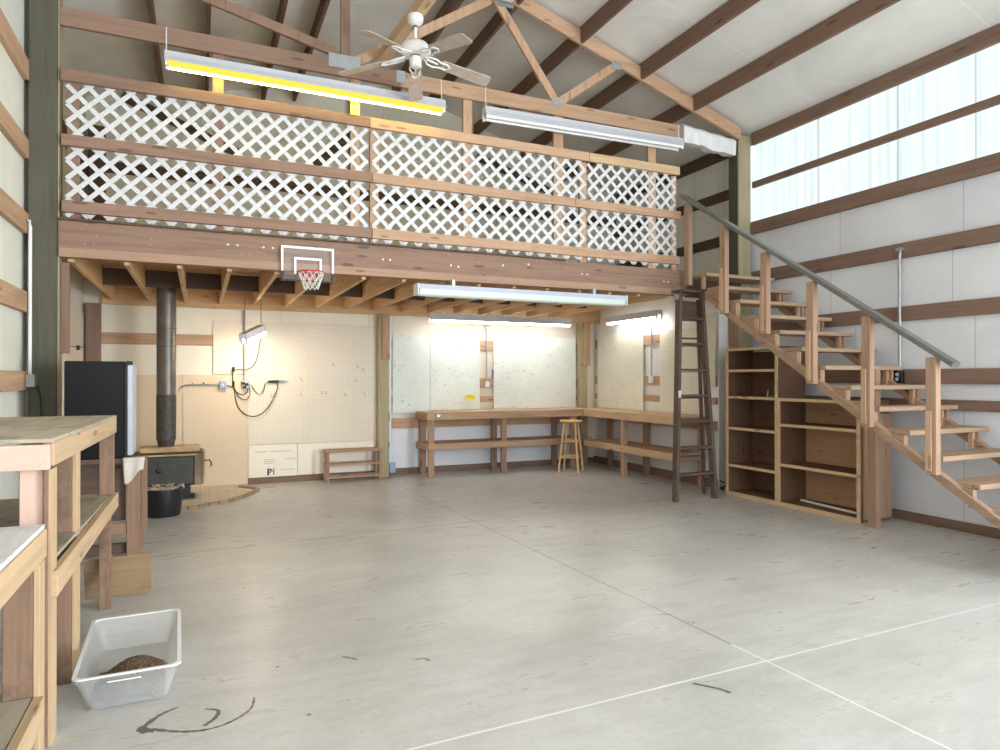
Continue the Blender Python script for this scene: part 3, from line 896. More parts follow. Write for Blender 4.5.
for x in (2.975, 4.13, 5.20):
    obj('leg', bx(x, x + .09, 9.53, 9.57, 0, .904), W_STAIR['z'], wb, bevel=0.003)
ob = thing('bench_clamp', 'small silver clamp fixed on the front edge of the back workbench', 'clamp', (3.08, 9.05, .86))
obj('body', bx(3.05, 3.12, 9.03, 9.059, .85, .90), M_GALV, ob, bevel=0.008)
obj('lever', MB().tube([(3.11, 9.04, .875), (3.17, 9.035, .885), (3.20, 9.04, .865)], .011, 8), M_GALV, ob, smooth=True)

wr = thing('workbench', 'side workbench with a lower shelf along the right shop wall behind the stepladder', 'workbench', (5.77, 8.0, 0), 'shop workbenches')
obj('top', bx(5.52, 6.02, 6.85, 9.084, .905, .925), W_PINE['y'], wr, bevel=0.003)
obj('apron', bx(5.497, 5.535, 6.85, 9.10, .815, .924), W_PINE['y'], wr, bevel=0.003)
obj('end_apron', bx(5.536, 6.02, 6.83, 6.868, .815, .904), W_RED['x'], wr, bevel=0.003)
obj('shelf', bx(5.53, 6.02, 6.86, 9.06, .425, .445), W_FIR['y'], wr)
obj('shelf_apron', bx(5.50, 5.535, 6.86, 9.06, .352, .447), W_PINE['y'], wr, bevel=0.003)
obj('shelf_end', bx(5.536, 6.0, 6.84, 6.875, .352, .424), W_STAIR['x'], wr)
for y in (6.87, 8.04):
    obj('leg', bx(5.536, 5.61, y, y + .06, 0, .905), W_FIR['z'], wr, bevel=0.003)
for y in (6.87, 8.05, 9.0):
    obj('leg', bx(5.93, 6.015, y, y + .055, 0, .905), W_STAIR['z'], wr, bevel=0.003)

# stool
so = thing('wooden_stool', 'round-seated pale wooden stool in front of the corner of the benches', 'stool', (5.13, 8.82, 0))
obj('seat', MB().lathe([(0, .745), (.155, .745), (.172, .757), (.172, .768), (.160, .777), (0, .779)], (5.13, 8.82, 0), 28, caps=False), W_STOOL['x'], so, smooth=True)
ang = [PI, -PI / 2, PI / 2, 0]
for a in ang:
    top = (5.13 + .115 * math.cos(a), 8.82 + .115 * math.sin(a), .745)
    bot = (5.13 + .215 * math.cos(a), 8.82 + .215 * math.sin(a), 0)
    obj('leg', MB().tube([bot, lerp(bot, top, .5), top], .017, 10), W_STOOL['z'], so, smooth=True)
def rung(a, b, t):
    def P(k): return (5.13 + (.215 - .1 * t) * math.cos(k), 8.82 + (.215 - .1 * t) * math.sin(k), .745 * t)
    obj('rung', MB().tube([P(a), P(b)], .011, 8), W_STOOL['x'], so, smooth=True)
for a, b in ((PI, -PI / 2), (-PI / 2, 0), (0, PI / 2), (PI / 2, PI)):
    rung(a, b, .30); rung(a, b, .62)

# small rack by the back wall
rk = thing('shoe_rack', 'small empty slatted wooden rack standing against the back wall below the pegboard', 'rack', (1.93, 9.4, 0))
for x in (1.55, 2.26):
    for y in (9.28, 9.50):
        obj('leg', bx(x, x + .038, y, y + .03, 0, .40), W_STAIR['z'], rk, bevel=0.003)
for z, nm in ((.055, 'bottom_shelf'), (.225, 'middle_shelf'), (.405, 'top_shelf')):
    m = MB()
    for y in ((9.275, 9.45) if z < .4 else (9.27, 9.37, 9.465)):
        m.box(1.535, 2.315, y, y + (.04 if z < .4 else .085), z, z + .028)
    obj(nm, m, W_STAIR['x'], rk, bevel=0.002)

# ------------------------------------------------------------------ wall sheets
def sheet(name, label, cat, mat, *b, group=None):
    return tag(obj(name, bx(*b), mat), label, cat, group)
sheet('pegboard', 'large cream pegboard on the back wall left of the post', 'pegboard', M_PEG, 0.58, 2.30, 9.597, 9.617, .525, 2.165)
sheet('pegboard', 'smaller piece of pegboard beside the hanging lamp, left of the large one', 'pegboard', M_PEG, 0.15, .578, 9.597, 9.617, 1.47, 2.165)
sheet('hardboard_sheet', 'tan hardboard panel behind the woodstove pipe, right half', 'panel', M_TAN, -0.205, .575, 9.578, 9.589, .006, 1.455)
sheet('hardboard_sheet', 'tan hardboard panel behind the woodstove, left half beside the fridge', 'panel', M_TAN, -0.99, -.21, 9.578, 9.589, .006, 1.455)
fb = tag(obj('foam_board', bx(.585, 1.21, 9.60, 9.618, .07, .515), M_FOAM), 'printed cream foam board low on the back wall below the pegboard', 'foam board')
# print on the foam board
def P2(m, x0, x1, z0, z1): m.box(x0, x1, 9.5985, 9.5999, z0, z1)
m = MB()
P2(m, .822, .845, .105, .195); P2(m, .845, .872, .178, .195); P2(m, .860, .874, .150, .178); P2(m, .845, .868, .140, .153)
P2(m, .815, .822, .188, .195); P2(m, .815, .822, .105, .112)
P2(m, .898, .912, .112, .165); P2(m, .886, .912, .155, .167); P2(m, .896, .914, .180, .196); P2(m, .876, .884, .160, .19)
o = obj('printed_letters', m, M_INK, fb); o['label'] = 'dark blue printed letters Pi'
random.seed(5)
for zz, xs in ((.42, ((.67, .82), (.86, 1.15))), (.31, ((.78, .93), (1.06, 1.2))), (.285, ((.78, .93),)), (.26, ((.79, .9),)), (.17, ((1.0, 1.18),))):
    for xa_, xb_ in xs:
        x = xa_
        m = MB()
        while x < xb_:
            w_ = random.uniform(.008, .03)
            P2(m, x, min(xb_, x + w_), zz, zz + .010); x += w_ + .005
        o = obj('printed_line', m, M_INKG, fb); o['label'] = 'faint grey line of printing'
sheet('foam_board', 'plain cream foam board low on the back wall behind the small rack', 'foam board', M_FOAM, 1.217, 2.28, 9.60, 9.618, .09, .515)
sheet('marked_sheet', 'narrow pale sheet with pencil marks on the back wall beside the white downpipe', 'wall panel', M_SHEET, 2.565, 3.137, 9.585 - .012, 9.585 - .001, .90, 2.06)
sheet('marked_sheet', 'pale pencil-marked sheet behind the yellow dish, left of the centre conduit', 'wall panel', M_SHEET, 3.143, 3.945, 9.585 - .012, 9.585 - .001, .93, 2.065)
sheet('marked_sheet', 'pale sheet covered in small pencil marks on the back wall, right of the centre conduit', 'wall panel', M_SHEET, 4.18, 5.66, 9.585 - .012, 9.585 - .001, .93, 2.07)
sheet('marked_sheet', 'cream sheet with dark scuffs on the right shop wall nearest the far corner', 'wall panel', M_SHEET2, 6.008, 6.019, 8.21, 9.46, .93, 2.12)
sheet('pegboard', 'cream pegboard on the right shop wall seen through the stepladder', 'pegboard', M_PEGR, 6.008, 6.019, 6.90, 7.81, .93, 2.08)
sheet('pegboard', 'narrow cream pegboard strip between the stepladder and the tall bookcase', 'pegboard', M_PEGR, 6.008, 6.019, 6.68, 6.89, 1.30, 2.25)
sheet('white_foam_sheet', 'white foam sheet under the back workbench', 'foam sheet', M_FOAMW, 2.53, 5.70, 9.60, 9.617, .09, .66)
sheet('white_foam_sheet', 'white foam sheet under the side workbench', 'foam sheet', M_FOAMW, 6.03, 6.047, 6.70, 9.50, .12, .72)
sheet('pegboard', 'cream pegboard on the left wall in the shop, beyond the dark post', 'pegboard', M_PEGL, -1.298, -1.285, 6.8, 9.40, .3, 2.20)
tag(obj('wood_paddle', MB().prism([(8.0, 1.78), (8.12, 1.78), (8.2, 2.10), (8.06, 2.16)], 'x', -1.284, -1.262), W_FIR['z']), 'wooden paddle hanging on the left shop wall', 'paddle')
hk = thing('wall_hook', 'dark hook with a wire on the left shop wall above the fridge', 'hook', (-1.28, 8.9, 1.74))
obj('knob', MB().lathe([(.03, -1.284), (.028, -1.26), (.01, -1.25)], (0, 8.9, 1.76), 10, 'x'), M_IRON, hk)
obj('wire', MB().tube([(-1.25, 8.3, 1.75), (-1.245, 8.9, 1.765), (-1.25, 9.44, 1.80)], .004, 5), M_IRON, hk)

def hook(x, z, lab=None):
    h = obj('pegboard_hook', MB().tube([(x, 9.598, z), (x, 9.575, z - .006), (x, 9.555, z - .02), (x + .01, 9.55, z - .04), (x + .022, 9.552, z - .035)], .003, 5), M_IRON)
    tag(h, 'tiny metal hook on the large cream pegboard', 'hook', 'hooks on the pegboard')
for x, z in ((1.25, 1.42), (1.25, 1.21), (1.53, 1.23), (1.58, 1.23), (1.68, 1.62), (2.02, 1.60), (2.1, 1.55), (1.85, 1.2), (2.12, 1.2), (.86, 1.2), (.9, 1.55), (2.0, 1.4)):
    hook(x, z)

# conduits in the shop
cc = thing('wall_conduit', 'grey conduit with an outlet box in the gap of the back wall above the bench', 'conduit', (4.06, 9.56, 1.25), 'shop conduits')
obj('pipe', MB().tube([(4.06, 9.572, 2.30), (4.06, 9.572, 1.36)], .013, 10), M_GALV, cc, smooth=True)
obj('outlet_box', bx(4.03, 4.10, 9.545, 9.584, 1.27, 1.36), M_WHITE, cc, bevel=0.006)
tag(obj('blue_plug', bx(4.155, 4.178, 9.565, 9.583, 1.41, 1.55), plain('blue_plastic', (70, 90, 170), .5), bevel=.004), 'small blue strip at the edge of the gap above the back bench', 'strip')
cc = thing('wall_conduit', 'grey conduit with an outlet box on the right shop wall left of the stepladder', 'conduit', (6.02, 8.0, 1.35), 'shop conduits')
obj('pipe', MB().tube([(6.005, 8.0, 2.30), (6.005, 8.0, 1.44)], .014, 10), M_GALV, cc, smooth=True)
obj('outlet_box', bx(5.975, 6.019, 7.955, 8.045, 1.34, 1.45), M_WHITE, cc, bevel=0.006)
dp = thing('downpipe', 'white downpipe with a blue-grey box at its foot, beside the back wall post', 'pipe', (2.49, 9.55, 0))
obj('pipe', MB().tube([(2.487, 9.55, 2.31), (2.487, 9.55, .07)], .022, 12), M_WHITE, dp, smooth=True)
obj('junction_box', bx(2.47, 2.56, 9.50, 9.56, .055, .20), M_BLUE, dp, bevel=0.006)
obj('pipe_strap', MB().box(2.458, 2.466, 9.49, 9.57, .80, .92).box(2.458, 2.466, 9.49, 9.57, .42, .50), M_BLACK, dp)
yd = thing('yellow_scoop', 'yellow plastic dish hanging on the back wall above the bench', 'dish', (3.77, 9.56, 1.10))
obj('bowl', MB().lathe([(.0, 9.572), (.06, 9.57), (.085, 9.545), (.09, 9.535), (.075, 9.538), (.05, 9.556), (0, 9.56)], (3.77, 0, 0), 20, 'y', caps=False), M_YELLOW, yd, smooth=True)
b = yd.children[0]
# bring the bowl to its height and flatten it
for v in b.data.vertices:
    v.co.z = (v.co.z + 1.10) * 0.5 + 0.012
# ------------------------------------------------------------------ light fixtures
M_YEL = emit('yellow_tube_glow', (1.0, 0.80, 0.10), 1.25)
M_YEL2 = emit('pale_yellow_tube_glow', (1.0, 0.74, 0.13), 45.0)
M_COOL = emit('white_tube_glow', (1.0, 0.975, 0.92), 27.0)
M_COOL2 = emit('side_tube_glow', (1.0, 0.975, 0.92), 19.0)
M_WARM = emit('warm_tube_glow', (1.0, 0.85, 0.66), 115.0)
M_YREF = plain('yellowed_reflector', (240, 226, 120), 0.4)

def shop_light(label, p0, p1, tube_mat, group, refl=M_FIX, wires=None, gap=0.045, hw=0.075, hang=0.0, housing=None):
    """Two-tube strip light from p0 to p1 (points on the underside of the housing)."""
    p0, p1 = Vector(p0), Vector(p1)
    mid = (p0 + p1) / 2
    t = thing('fluorescent_light', label, 'ceiling light', tuple(mid), group)
    d = (p1 - p0).normalized()
    side = d.cross(Vector((0, 0, 1))).normalized()
    u = side.cross(d).normalized()
    def prof(p):
        pts = [(-.045, .085), (.045, .085), (.05, .045), (hw, -.004), (hw - .004, -.010), (.035, .018), (-.035, .018), (-hw + .004, -.010), (-hw, -.004), (-.05, .045)]
        return [p + side * a + u * b for a, b in pts]
    obj('housing', MB().loft([prof(p0), prof(p1)]), housing or refl, t)
    for s in (-1, 1):
        a, b = p0 + side * s * gap + d * .03 - u * .018, p1 + side * s * gap - d * .03 - u * .018
        tm = tube_mat[0 if s == 1 else 1] if isinstance(tube_mat, tuple) else tube_mat
        obj('tube', MB().tube([a, b], .032 if isinstance(tube_mat, tuple) and s == 1 else .018, 12), tm, t, smooth=True)
    for p, q in ((p0, 1), (p1, -1)):
        for s in (-1, 1):
            c = p + d * q * .018 + side * s * gap
            obj('lamp_socket', MB().beam(c - u * .045, c + u * .03, .03, .022, d), M_WHITE, t)
    if wires:
        for k, h in wires:
            c = p0 + (p1 - p0) * k + u * .085
            obj('hanger_wire', MB().tube([c, c + Vector((0, 0.01, h))], .004, 5), M_WHITE, t)
    return t

shop_light('long fluorescent light glowing yellow below the truss, left of the fan', (-0.28, 6.30, 4.085), (2.21, 6.30, 4.085), (M_YEL, M_YEL2), 'lights under the truss', M_YREF, wires=[(.005, .22), (.99, .22)], housing=M_FIX)
shop_light('long unlit white fluorescent light below the truss, right of the fan', (2.64, 6.30, 4.10), (5.15, 6.30, 4.135), M_TUBE, 'lights under the truss', wires=[(.01, .22), (.99, .18)])
# long fixture under the loft beam, with a lens
t = thing('wraparound_light', 'long white wraparound light hung below the front beam of the loft', 'ceiling light', (3.14, 6.33, 2.23))
def prof(x, pts): return [(x, 6.31 + a, b) for a, b in pts]
P1 = [(-.06, 2.335), (.06, 2.335), (.075, 2.29), (-.075, 2.29)]
P3 = [(-.072, 2.289), (.072, 2.289), (.055, 2.235), (.03, 2.222), (-.03, 2.222), (-.055, 2.235)]
obj('housing', MB().loft([prof(1.935, P1), prof(4.345, P1)]), plain('cool_white_enamel', (180, 188, 204), 0.35), t)
obj('diffuser', MB().loft([prof(1.945, P3), prof(4.335, P3)]), plain('lens_acrylic', (208, 218, 212), 0.25), t)
for a, b in ((1.92, 1.934), (4.346, 4.36)):
    obj('end_cap', MB().loft([prof(a, [(-.078, 2.225), (.078, 2.225), (.078, 2.34), (-.078, 2.34)]), prof(b, [(-.078, 2.225), (.078, 2.225), (.078, 2.34), (-.078, 2.34)])]), M_WHITE, t, bevel=.006)
for x in (2.3, 3.95):
    obj('hanger', bx(x, x + .03, 6.30, 6.38, 2.336, 2.399), M_GALV, t)
shop_light('lit white fluorescent light along the back wall under the loft joists', (3.00, 9.20, 2.262), (5.34, 9.20, 2.262), M_COOL, 'lights under the loft', wires=[(.1, .026), (.9, .026)], hw=.056, gap=.034)
shop_light('lit white fluorescent light along the right shop wall beside the stepladder', (5.86, 7.62, 2.285), (5.86, 8.90, 2.285), M_COOL2, 'lights under the loft', wires=[(.1, .004), (.9, .004)], hw=.056, gap=.034)
t = shop_light('short bright warm lamp hanging tilted in front of the big pegboard', (0.47, 8.62, 1.865), (0.72, 9.0, 2.01), (M_WARM, M_WARM), 'lights under the loft', gap=.03, hw=.055, housing=M_WHITE)
obj('hanger_wire', MB().tube([(0.70, 8.98, 2.09), (0.70, 8.98, 2.375)], .004, 5), M_CORD, t)
obj('hanger_wire', MB().tube([(0.49, 8.65, 1.95), (0.49, 8.65, 2.375)], .004, 5), M_CORD, t)

# ------------------------------------------------------------------ ceiling fan
fx, fy = 1.672, 5.5
fn = thing('ceiling_fan', 'white five-bladed ceiling fan with dusty blades hanging below the roof truss', 'ceiling fan', (fx, fy, 4.06))
obj('canopy', MB().lathe([(0, 4.510), (.066, 4.510), (.070, 4.490), (.062, 4.450), (.030, 4.425), (.016, 4.423), (0, 4.423)], (fx, fy, 0), 24, caps=False), M_FANW, fn, smooth=True)
o = obj('canopy_ring', MB().lathe([(.018, 4.4225), (.018, 4.412), (.0, 4.412)], (fx, fy, 0), 16), M_BLACK, fn)
obj('downrod', MB().tube([(fx, fy, 4.415), (fx, fy, 4.28)], .013, 12), M_FANW, fn, smooth=True)
obj('motor', MB().lathe([(0, 4.285), (.05, 4.283), (.10, 4.268), (.130, 4.235), (.135, 4.20), (.115, 4.185), (.105, 4.172), (.07, 4.168), (0, 4.168)], (fx, fy, 0), 32, caps=False), M_FANW, fn, smooth=True)
obj('switch_housing', MB().lathe([(0, 4.166), (.035, 4.166), (.05, 4.150), (.052, 4.10), (.046, 4.075), (.02, 4.066), (0, 4.066)], (fx, fy, 0), 24, caps=False), M_FANW, fn, smooth=True)
o = obj('motor_gap', MB().lathe([(.042, 4.1675), (.042, 4.160)], (fx, fy, 0), 16), M_BLACK, fn)
FAN0 = 73.0
for k in range(5):
    a = math.radians(FAN0 + 72 * k)
    dx, dy = math.cos(a), math.sin(a)
    sx, sy = -dy, dx
    def W(r, s, z): return (fx + dx * r + sx * s, fy + dy * r + sy * s, z)
    droop = 0.15
    def zz(r, s): return 4.158 - droop * (r - .1) - 0.21 * s
    ol = [(.235, -.045), (.26, -.056), (.66, -.068), (.685, -.055), (.69, 0), (.685, .055), (.66, .068), (.26, .056), (.235, .045)]
    b = obj('blade', MB().loft([[W(r, s, zz(r, s) - .003) for r, s in ol], [W(r, s, zz(r, s) + .003) for r, s in ol]]), M_BLADE, fn)
    m = MB()
    for s in (-1, 1):
        m.tube([W(.085, .012 * s, 4.164), W(.12, .045 * s, zz(.12, .045 * s) - .006), (W(.17, .052 * s, zz(.17, .052 * s) - .008)), W(.225, .03 * s, zz(.225, .03 * s) - .009), W(.28, .034 * s, zz(.28, .034 * s) - .008), W(.31, 0, zz(.31, 0) - .008)], .008, 6)
    m.tube([W(.10, 0, 4.160), W(.20, 0, zz(.2, 0) - .008)], .009, 6)
    obj('blade_bracket', m, M_FANW, fn, smooth=True)

# ------------------------------------------------------------------ toy basketball hoop on the beam
hp = thing('basketball_hoop', 'small clear basketball hoop with white net fixed on the loft front beam', 'basketball hoop', (.905, 6.37, 2.31))
mclear, ntc, bsc, _ = new_mat('clear_acrylic')
bsc.inputs['Base Color'].default_value = (0.9, 0.92, 0.95, 1)
bsc.inputs['Alpha'].default_value = 0.05
bsc.inputs['Roughness'].default_value = 0.12
obj('backboard', bx(.672, 1.138, 6.366, 6.370, 2.315, 2.622), mclear, hp)
m = MB().box(.668, 1.142, 6.358, 6.3655, 2.604, 2.626)
m.box(.668, .688, 6.358, 6.3655, 2.395, 2.603).box(1.122, 1.142, 6.358, 6.3655, 2.395, 2.603)
o = obj('frame', m, M_WHITE, hp); o['label'] = 'white border strips'
m = MB().box(.668, .690, 6.356, 6.3655, 2.305, 2.394).box(1.120, 1.142, 6.356, 6.3655, 2.305, 2.394).box(.691, 1.119, 6.356, 6.3655, 2.305, 2.318)
o = obj('padding', m, M_BLACK, hp); o['label'] = 'black corner padding along the bottom'
m = MB().box(.782, 1.030, 6.360, 6.3655, 2.505, 2.526).box(.782, .802, 6.360, 6.3655, 2.37, 2.504).box(1.010, 1.030, 6.360, 6.3655, 2.37, 2.504)
o = obj('target_square', m, M_WHITE, hp); o['label'] = 'white shooter square'
cx, cy, cz, R = .915, 6.225, 2.375, .112
obj('rim', MB().tube([(cx + R * math.cos(t), cy + R * math.sin(t), cz) for t in [2 * PI * k / 28 for k in range(29)]], .007, 8), M_RED, hp, smooth=True)
obj('bracket', MB().box(cx - .05, cx + .05, cy + R - .01, 6.357, cz - .03, cz + .004), M_RED, hp)
m = MB()
for k in range(10):
    for s in (1, -1):
        pts = []
        for i in range(7):
            f = i / 6
            t = 2 * PI * (k + s * f * 1.5) / 10
            r = R * (1 - .45 * f)
            pts.append((cx + r * math.cos(t), cy + r * math.sin(t), cz - .155 * f))
        m.tube(pts, .0032, 5)
obj('net', m, M_NET, hp, smooth=True)

# ------------------------------------------------------------------ near workbenches on the left
def leg(par, x0, x1, y0, y1, z0, z1, mat=W_STUMP):
    obj('leg', bx(x0, x1, y0, y1, z0, z1), mat['z'], par, bevel=0.003)
a = thing('workbench', 'tall rough workbench with a plywood shelf along the left wall', 'workbench', (-.48, 4.78, 0), 'left workbenches')
TA = 1.185
obj('top', bx(-1.20, -.478, 3.06, 4.80, TA - .016, TA), W_PLY['y'], a, bevel=0.002)
obj('side_apron', bx(-.516, -.479, 3.075, 4.80, TA - .108, TA - .0165), W_BENCH['y'], a, bevel=0.003)
obj('front_apron', bx(-1.20, -.489, 3.035, 3.073, TA - .118, TA - .022), W_PINK['x'], a, bevel=0.003)
obj('back_apron', bx(-1.20, -.52, 4.76, 4.80, TA - .108, TA - .0165), W_BENCH['x'], a, bevel=0.003)
ZS = .700
obj('shelf', bx(-1.20, -.50, 3.16, 4.80, ZS - .016, ZS), W_PLY['y'], a, bevel=0.002)
obj('shelf_apron', MB().hexa([(-.498, 3.085, .565), (-.468, 3.085, .565), (-.468, 4.80, .612), (-.498, 4.80, .612), (-.498, 3.085, .668), (-.468, 3.085, .668), (-.468, 4.80, .702), (-.498, 4.80, .702)]), W_BENCH['y'], a, bevel=0.003)
leg(a, -.592, -.513, 3.076, 3.114, 0, TA - .1085, W_PINK)
leg(a, -.511, -.4945, 3.058, 3.16, 0, TA - .119, W_STUMP)  # dark wood stands in for the shadow on this leg
obj('leg_edge', bx(-.494, -.485, 3.060, 3.16, 0, TA - .119), W_BENCH['z'], a)
for y, z0, z1 in ((3.65, ZS, TA - .017), (3.65, 0, ZS - .017)):
    leg(a, -.600, -.519, y, y + .038, z0, z1)
    obj('leg_edge', bx(-.518, -.4995, y, y + .09, z0, min(z1, TA - .109)), W_BENCH['z'], a, bevel=.002)
leg(a, -.562, -.483, 4.715, 4.753, ZS, TA - .02)
leg(a, -.562, -.4995, 4.72, 4.758, 0, ZS - .017)
for y in (3.1, 4.715):
    leg(a, -1.19, -1.11, y, y + .04, 0, TA - .12)
leg(a, -.965, -.86, 3.6, 3.64, ZS, TA - .017)
a.rotation_euler = (0, 0, math.radians(-1.3))

b = thing('workbench', 'lower pale-topped workbench at the near left edge of the photo', 'workbench', (-.9, 2.3, 0), 'left workbenches')
TB = .868
obj('top', bx(-1.25, -.535, 1.55, 3.005, TB - .018, TB), W_PLYW['y'], b, bevel=0.002)
obj('side_apron', bx(-.565, -.528, 1.55, 3.005, TB - .122, TB - .0185), W_BENCH['y'], b, bevel=0.003)
obj('back_apron', bx(-1.25, -.57, 2.97, 3.005, TB - .125, TB - .0185), W_BENCH['x'], b, bevel=0.003)
leg(b, -.640, -.548, 2.88, 2.918, .271, TB - .019, W_STUMP)
obj('leg_edge', bx(-.547, -.527, 2.88, 2.965, .0, TB - .123), W_BENCH['z'], b, bevel=.002)
obj('shelf', bx(-1.25, -.55, 1.6, 2.968, .252, .27), W_PLY['y'], b)
obj('shelf_apron', bx(-.547, -.512, 1.6, 2.878, .180, .273), W_BENCH['y'], b, bevel=.003)
leg(b, -.640, -.548, 2.84, 2.878, 0, .251, W_STUMP)
leg(b, -1.22, -1.13, 2.92, 2.958, 0, TB - .02, W_STUMP)
leg(b, -.640, -.566, 1.62, 1.66, 0, TB - .02, W_STUMP)
leg(b, -1.22, -1.13, 1.62, 1.66, 0, TB - .02, W_STUMP)

# ------------------------------------------------------------------ plastic tub with pellets
tb = thing('plastic_tub', 'clear plastic tub on the floor beside the tall workbench', 'tub', (-.29, 3.66, 0))
mp, ntp, bsp, outp = new_mat('frosted_plastic')
bsp.inputs['Base Color'].default_value = srgb(214, 216, 216)
bsp.inputs['Roughness'].default_value = 0.3
bsp.inputs['Alpha'].default_value = 0.24
bsp.inputs['Transmission Weight'].default_value = 0.0
def rrect(x0, x1, y0, y1, z, r=.035, n=5):
    pts = []
    for cx_, cy_, a0 in ((x1 - r, y1 - r, 0), (x0 + r, y1 - r, 90), (x0 + r, y0 + r, 180), (x1 - r, y0 + r, 270)):
        for i in range(n + 1):
            t = math.radians(a0 + 90 * i / n)
            pts.append((cx_ + r * math.cos(t), cy_ + r * math.sin(t), z))
    return pts
ROT = Matrix.Rotation(math.radians(1.5), 3, 'Z')
def RT(ring):
    return [tuple(Vector((-.29, 3.66, 0)) + ROT @ (Vector(p) - Vector((-.29, 3.66, 0)))) for p in ring]
def tub_ring(k, z, inset=0.0):
    # k = 0 bottom, 1 rim
    ex = .038 * (1 - k) + inset
    return RT(rrect(-.488 + ex, -.098 - ex, 3.275 + ex, 4.045 - ex, z))
rings = [tub_ring(0, .003), tub_ring(.5, .075), tub_ring(.92, .128), tub_ring(1.0, .130), tub_ring(1.0, .152, -.012), tub_ring(1, .154, 0.0), tub_ring(.92, .13, .005), tub_ring(.5, .077, .004), tub_ring(0, .007, .004)]
obj('body', MB().loft(rings), mp, tb, smooth=True)
obj('rim', MB().loft([tub_ring(1, .1545, -.013), tub_ring(1, .160, -.012), tub_ring(1, .160, .004), tub_ring(1, .1545, .003)], caps=False), plain('rim_plastic', (232, 234, 236), .3), tb, smooth=True)
obj('handle_lip', MB().box(-.36, -.23, 3.262, 3.268, .128, .134), plain('handle_plastic', (228, 230, 232), .3), tb, bevel=.003)
random.seed(11)
def heap(x, y):
    u, v = (x + .265) / .185, (y - 3.49) / .20
    return .010 + .122 * max(0, 1 - (u * u + v * v) ** 0.8)
m = MB()
rows = []
for j in range(25):
    y = 3.322 + j * (3.70 - 3.322) / 24
    rows.append([(x, y, heap(x, y)) for x in [-.436 + i * .29 / 24 for i in range(25)]])
m.sheet(rows)
for i in range(1500):
    x, y = random.uniform(-.432, -.150), random.uniform(3.325, 3.68)
    if heap(x, y) < .018 and random.random() < .93:
        continue
    z = heap(x, y) + .002
    r = random.uniform(.005, .0085)
    q = [Vector((random.uniform(-1, 1), random.uniform(-1, 1), random.uniform(-1, 1))).normalized() * r for _ in range(2)]
    c0 = Vector((x, y, z)); a_, b_ = q
    c_ = a_.cross(b_).normalized() * r * .7
    v = [m.bm.verts.new(c0 + w) for w in (a_, b_, -a_, -b_, c_, -c_)]
    for f_ in ((0, 1, 4), (1, 2, 4), (2, 3, 4), (3, 0, 4), (1, 0, 5), (2, 1, 5), (3, 2, 5), (0, 3, 5)):
        m.bm.faces.new([v[k] for k in f_])
tag(obj('pellet_heap', m, M_SEED), 'heap of brown pellets at the near end of the clear tub', 'pellets', kind='stuff')

# ------------------------------------------------------------------ fridge, its stand, rag, plywood
fr = thing('small_fridge', 'black dented fridge with a silver door edge standing on a wooden stand', 'fridge', (-.7, 6.1, .79))
obj('body', bx(-.935, -.535, 5.92, 6.22, .795, 1.545), M_BLKGLOSS, fr, bevel=.008)
obj('door', bx(-.518, -.478, 5.915, 6.215, .815, 1.518), M_SILVER, fr, bevel=.006)
obj('door_gasket', bx(-.5345, -.5185, 5.925, 6.205, .805, 1.535), M_BLACK, fr)
obj('hinge_cap', bx(-.53, -.485, 5.92, 5.99, 1.5185, 1.548), M_BLACK, fr, bevel=.005)
sd = thing('fridge_stand', 'dark wooden stand of boards carrying the black fridge', 'stand', (-.7, 6.15, 0))
obj('top', bx(-1.02, -.46, 5.92, 6.41, .755, .794), W_DARK['x'], sd, bevel=.003)
W_STAND = woods('stand_board', (146, 116, 96), dark=.75)
obj('leg', bx(-.532, -.437, 6.04, 6.08, 0, .70), W_STAND['z'], sd, bevel=.003)
obj('leg', bx(-.436, -.395, 6.10, 6.20, .18, .775), W_STAND['z'], sd, bevel=.003)
obj('leg', bx(-1.0, -.9, 6.04, 6.08, 0, .754), W_STAND['z'], sd, bevel=.003)
obj('leg', bx(-1.0, -.9, 6.36, 6.40, 0, .754), W_STAND['z'], sd, bevel=.003)
obj('leg', bx(-.54, -.44, 6.36, 6.40, 0, .754), W_STAND['z'], sd, bevel=.003)
obj('stretcher', bx(-1.0, -.533, 6.05, 6.085, .185, .27), W_STAND['x'], sd, bevel=.003)
obj('stretcher', bx(-1.0, -.533, 6.09, 6.13, .02, .10), W_DARK['x'], sd, bevel=.003)
obj('side_panel', bx(-1.0, -.545, 6.10, 6.12, .28, .754), W_DARK['x'], sd)
rows = []
random.seed(2)
for j in range(9):
    t_ = j / 8
    row = []
    for i in range(11):
        s_ = i / 10
        x = -.545 + .15 * s_
        f_ = .012 * math.sin(s_ * 9 + 1) * t_
        drop = (.20 - .10 * s_ + .02 * math.sin(s_ * 6)) * t_
        row.append((x + .02 * t_ * (s_ - .5) * -1, 5.905 - .012 - f_, .798 - drop))
    rows.append(row)
rows.insert(0, [(x_, 5.96, .8) for x_, _, _ in rows[0]])
tag(obj('rag', MB().sheet(rows), M_CLOTH, smooth=True, solid=.004), 'pale grey rag hanging over the corner of the stand below the fridge', 'rag')
tag(obj('plywood_offcut', MB().hexa([(-.66, 4.915, .02), (-.285, 4.885, .025), (-.285, 4.90, .025), (-.66, 4.93, .02), (-.655, 4.785, .30), (-.28, 4.785, .305), (-.28, 4.80, .305), (-.655, 4.80, .30)]), woods('offcut_ply', (158, 132, 102), dark=.72, stain=.3)['x'], bevel=.002), 'short plywood board standing on edge behind the far legs of the tall workbench', 'board')

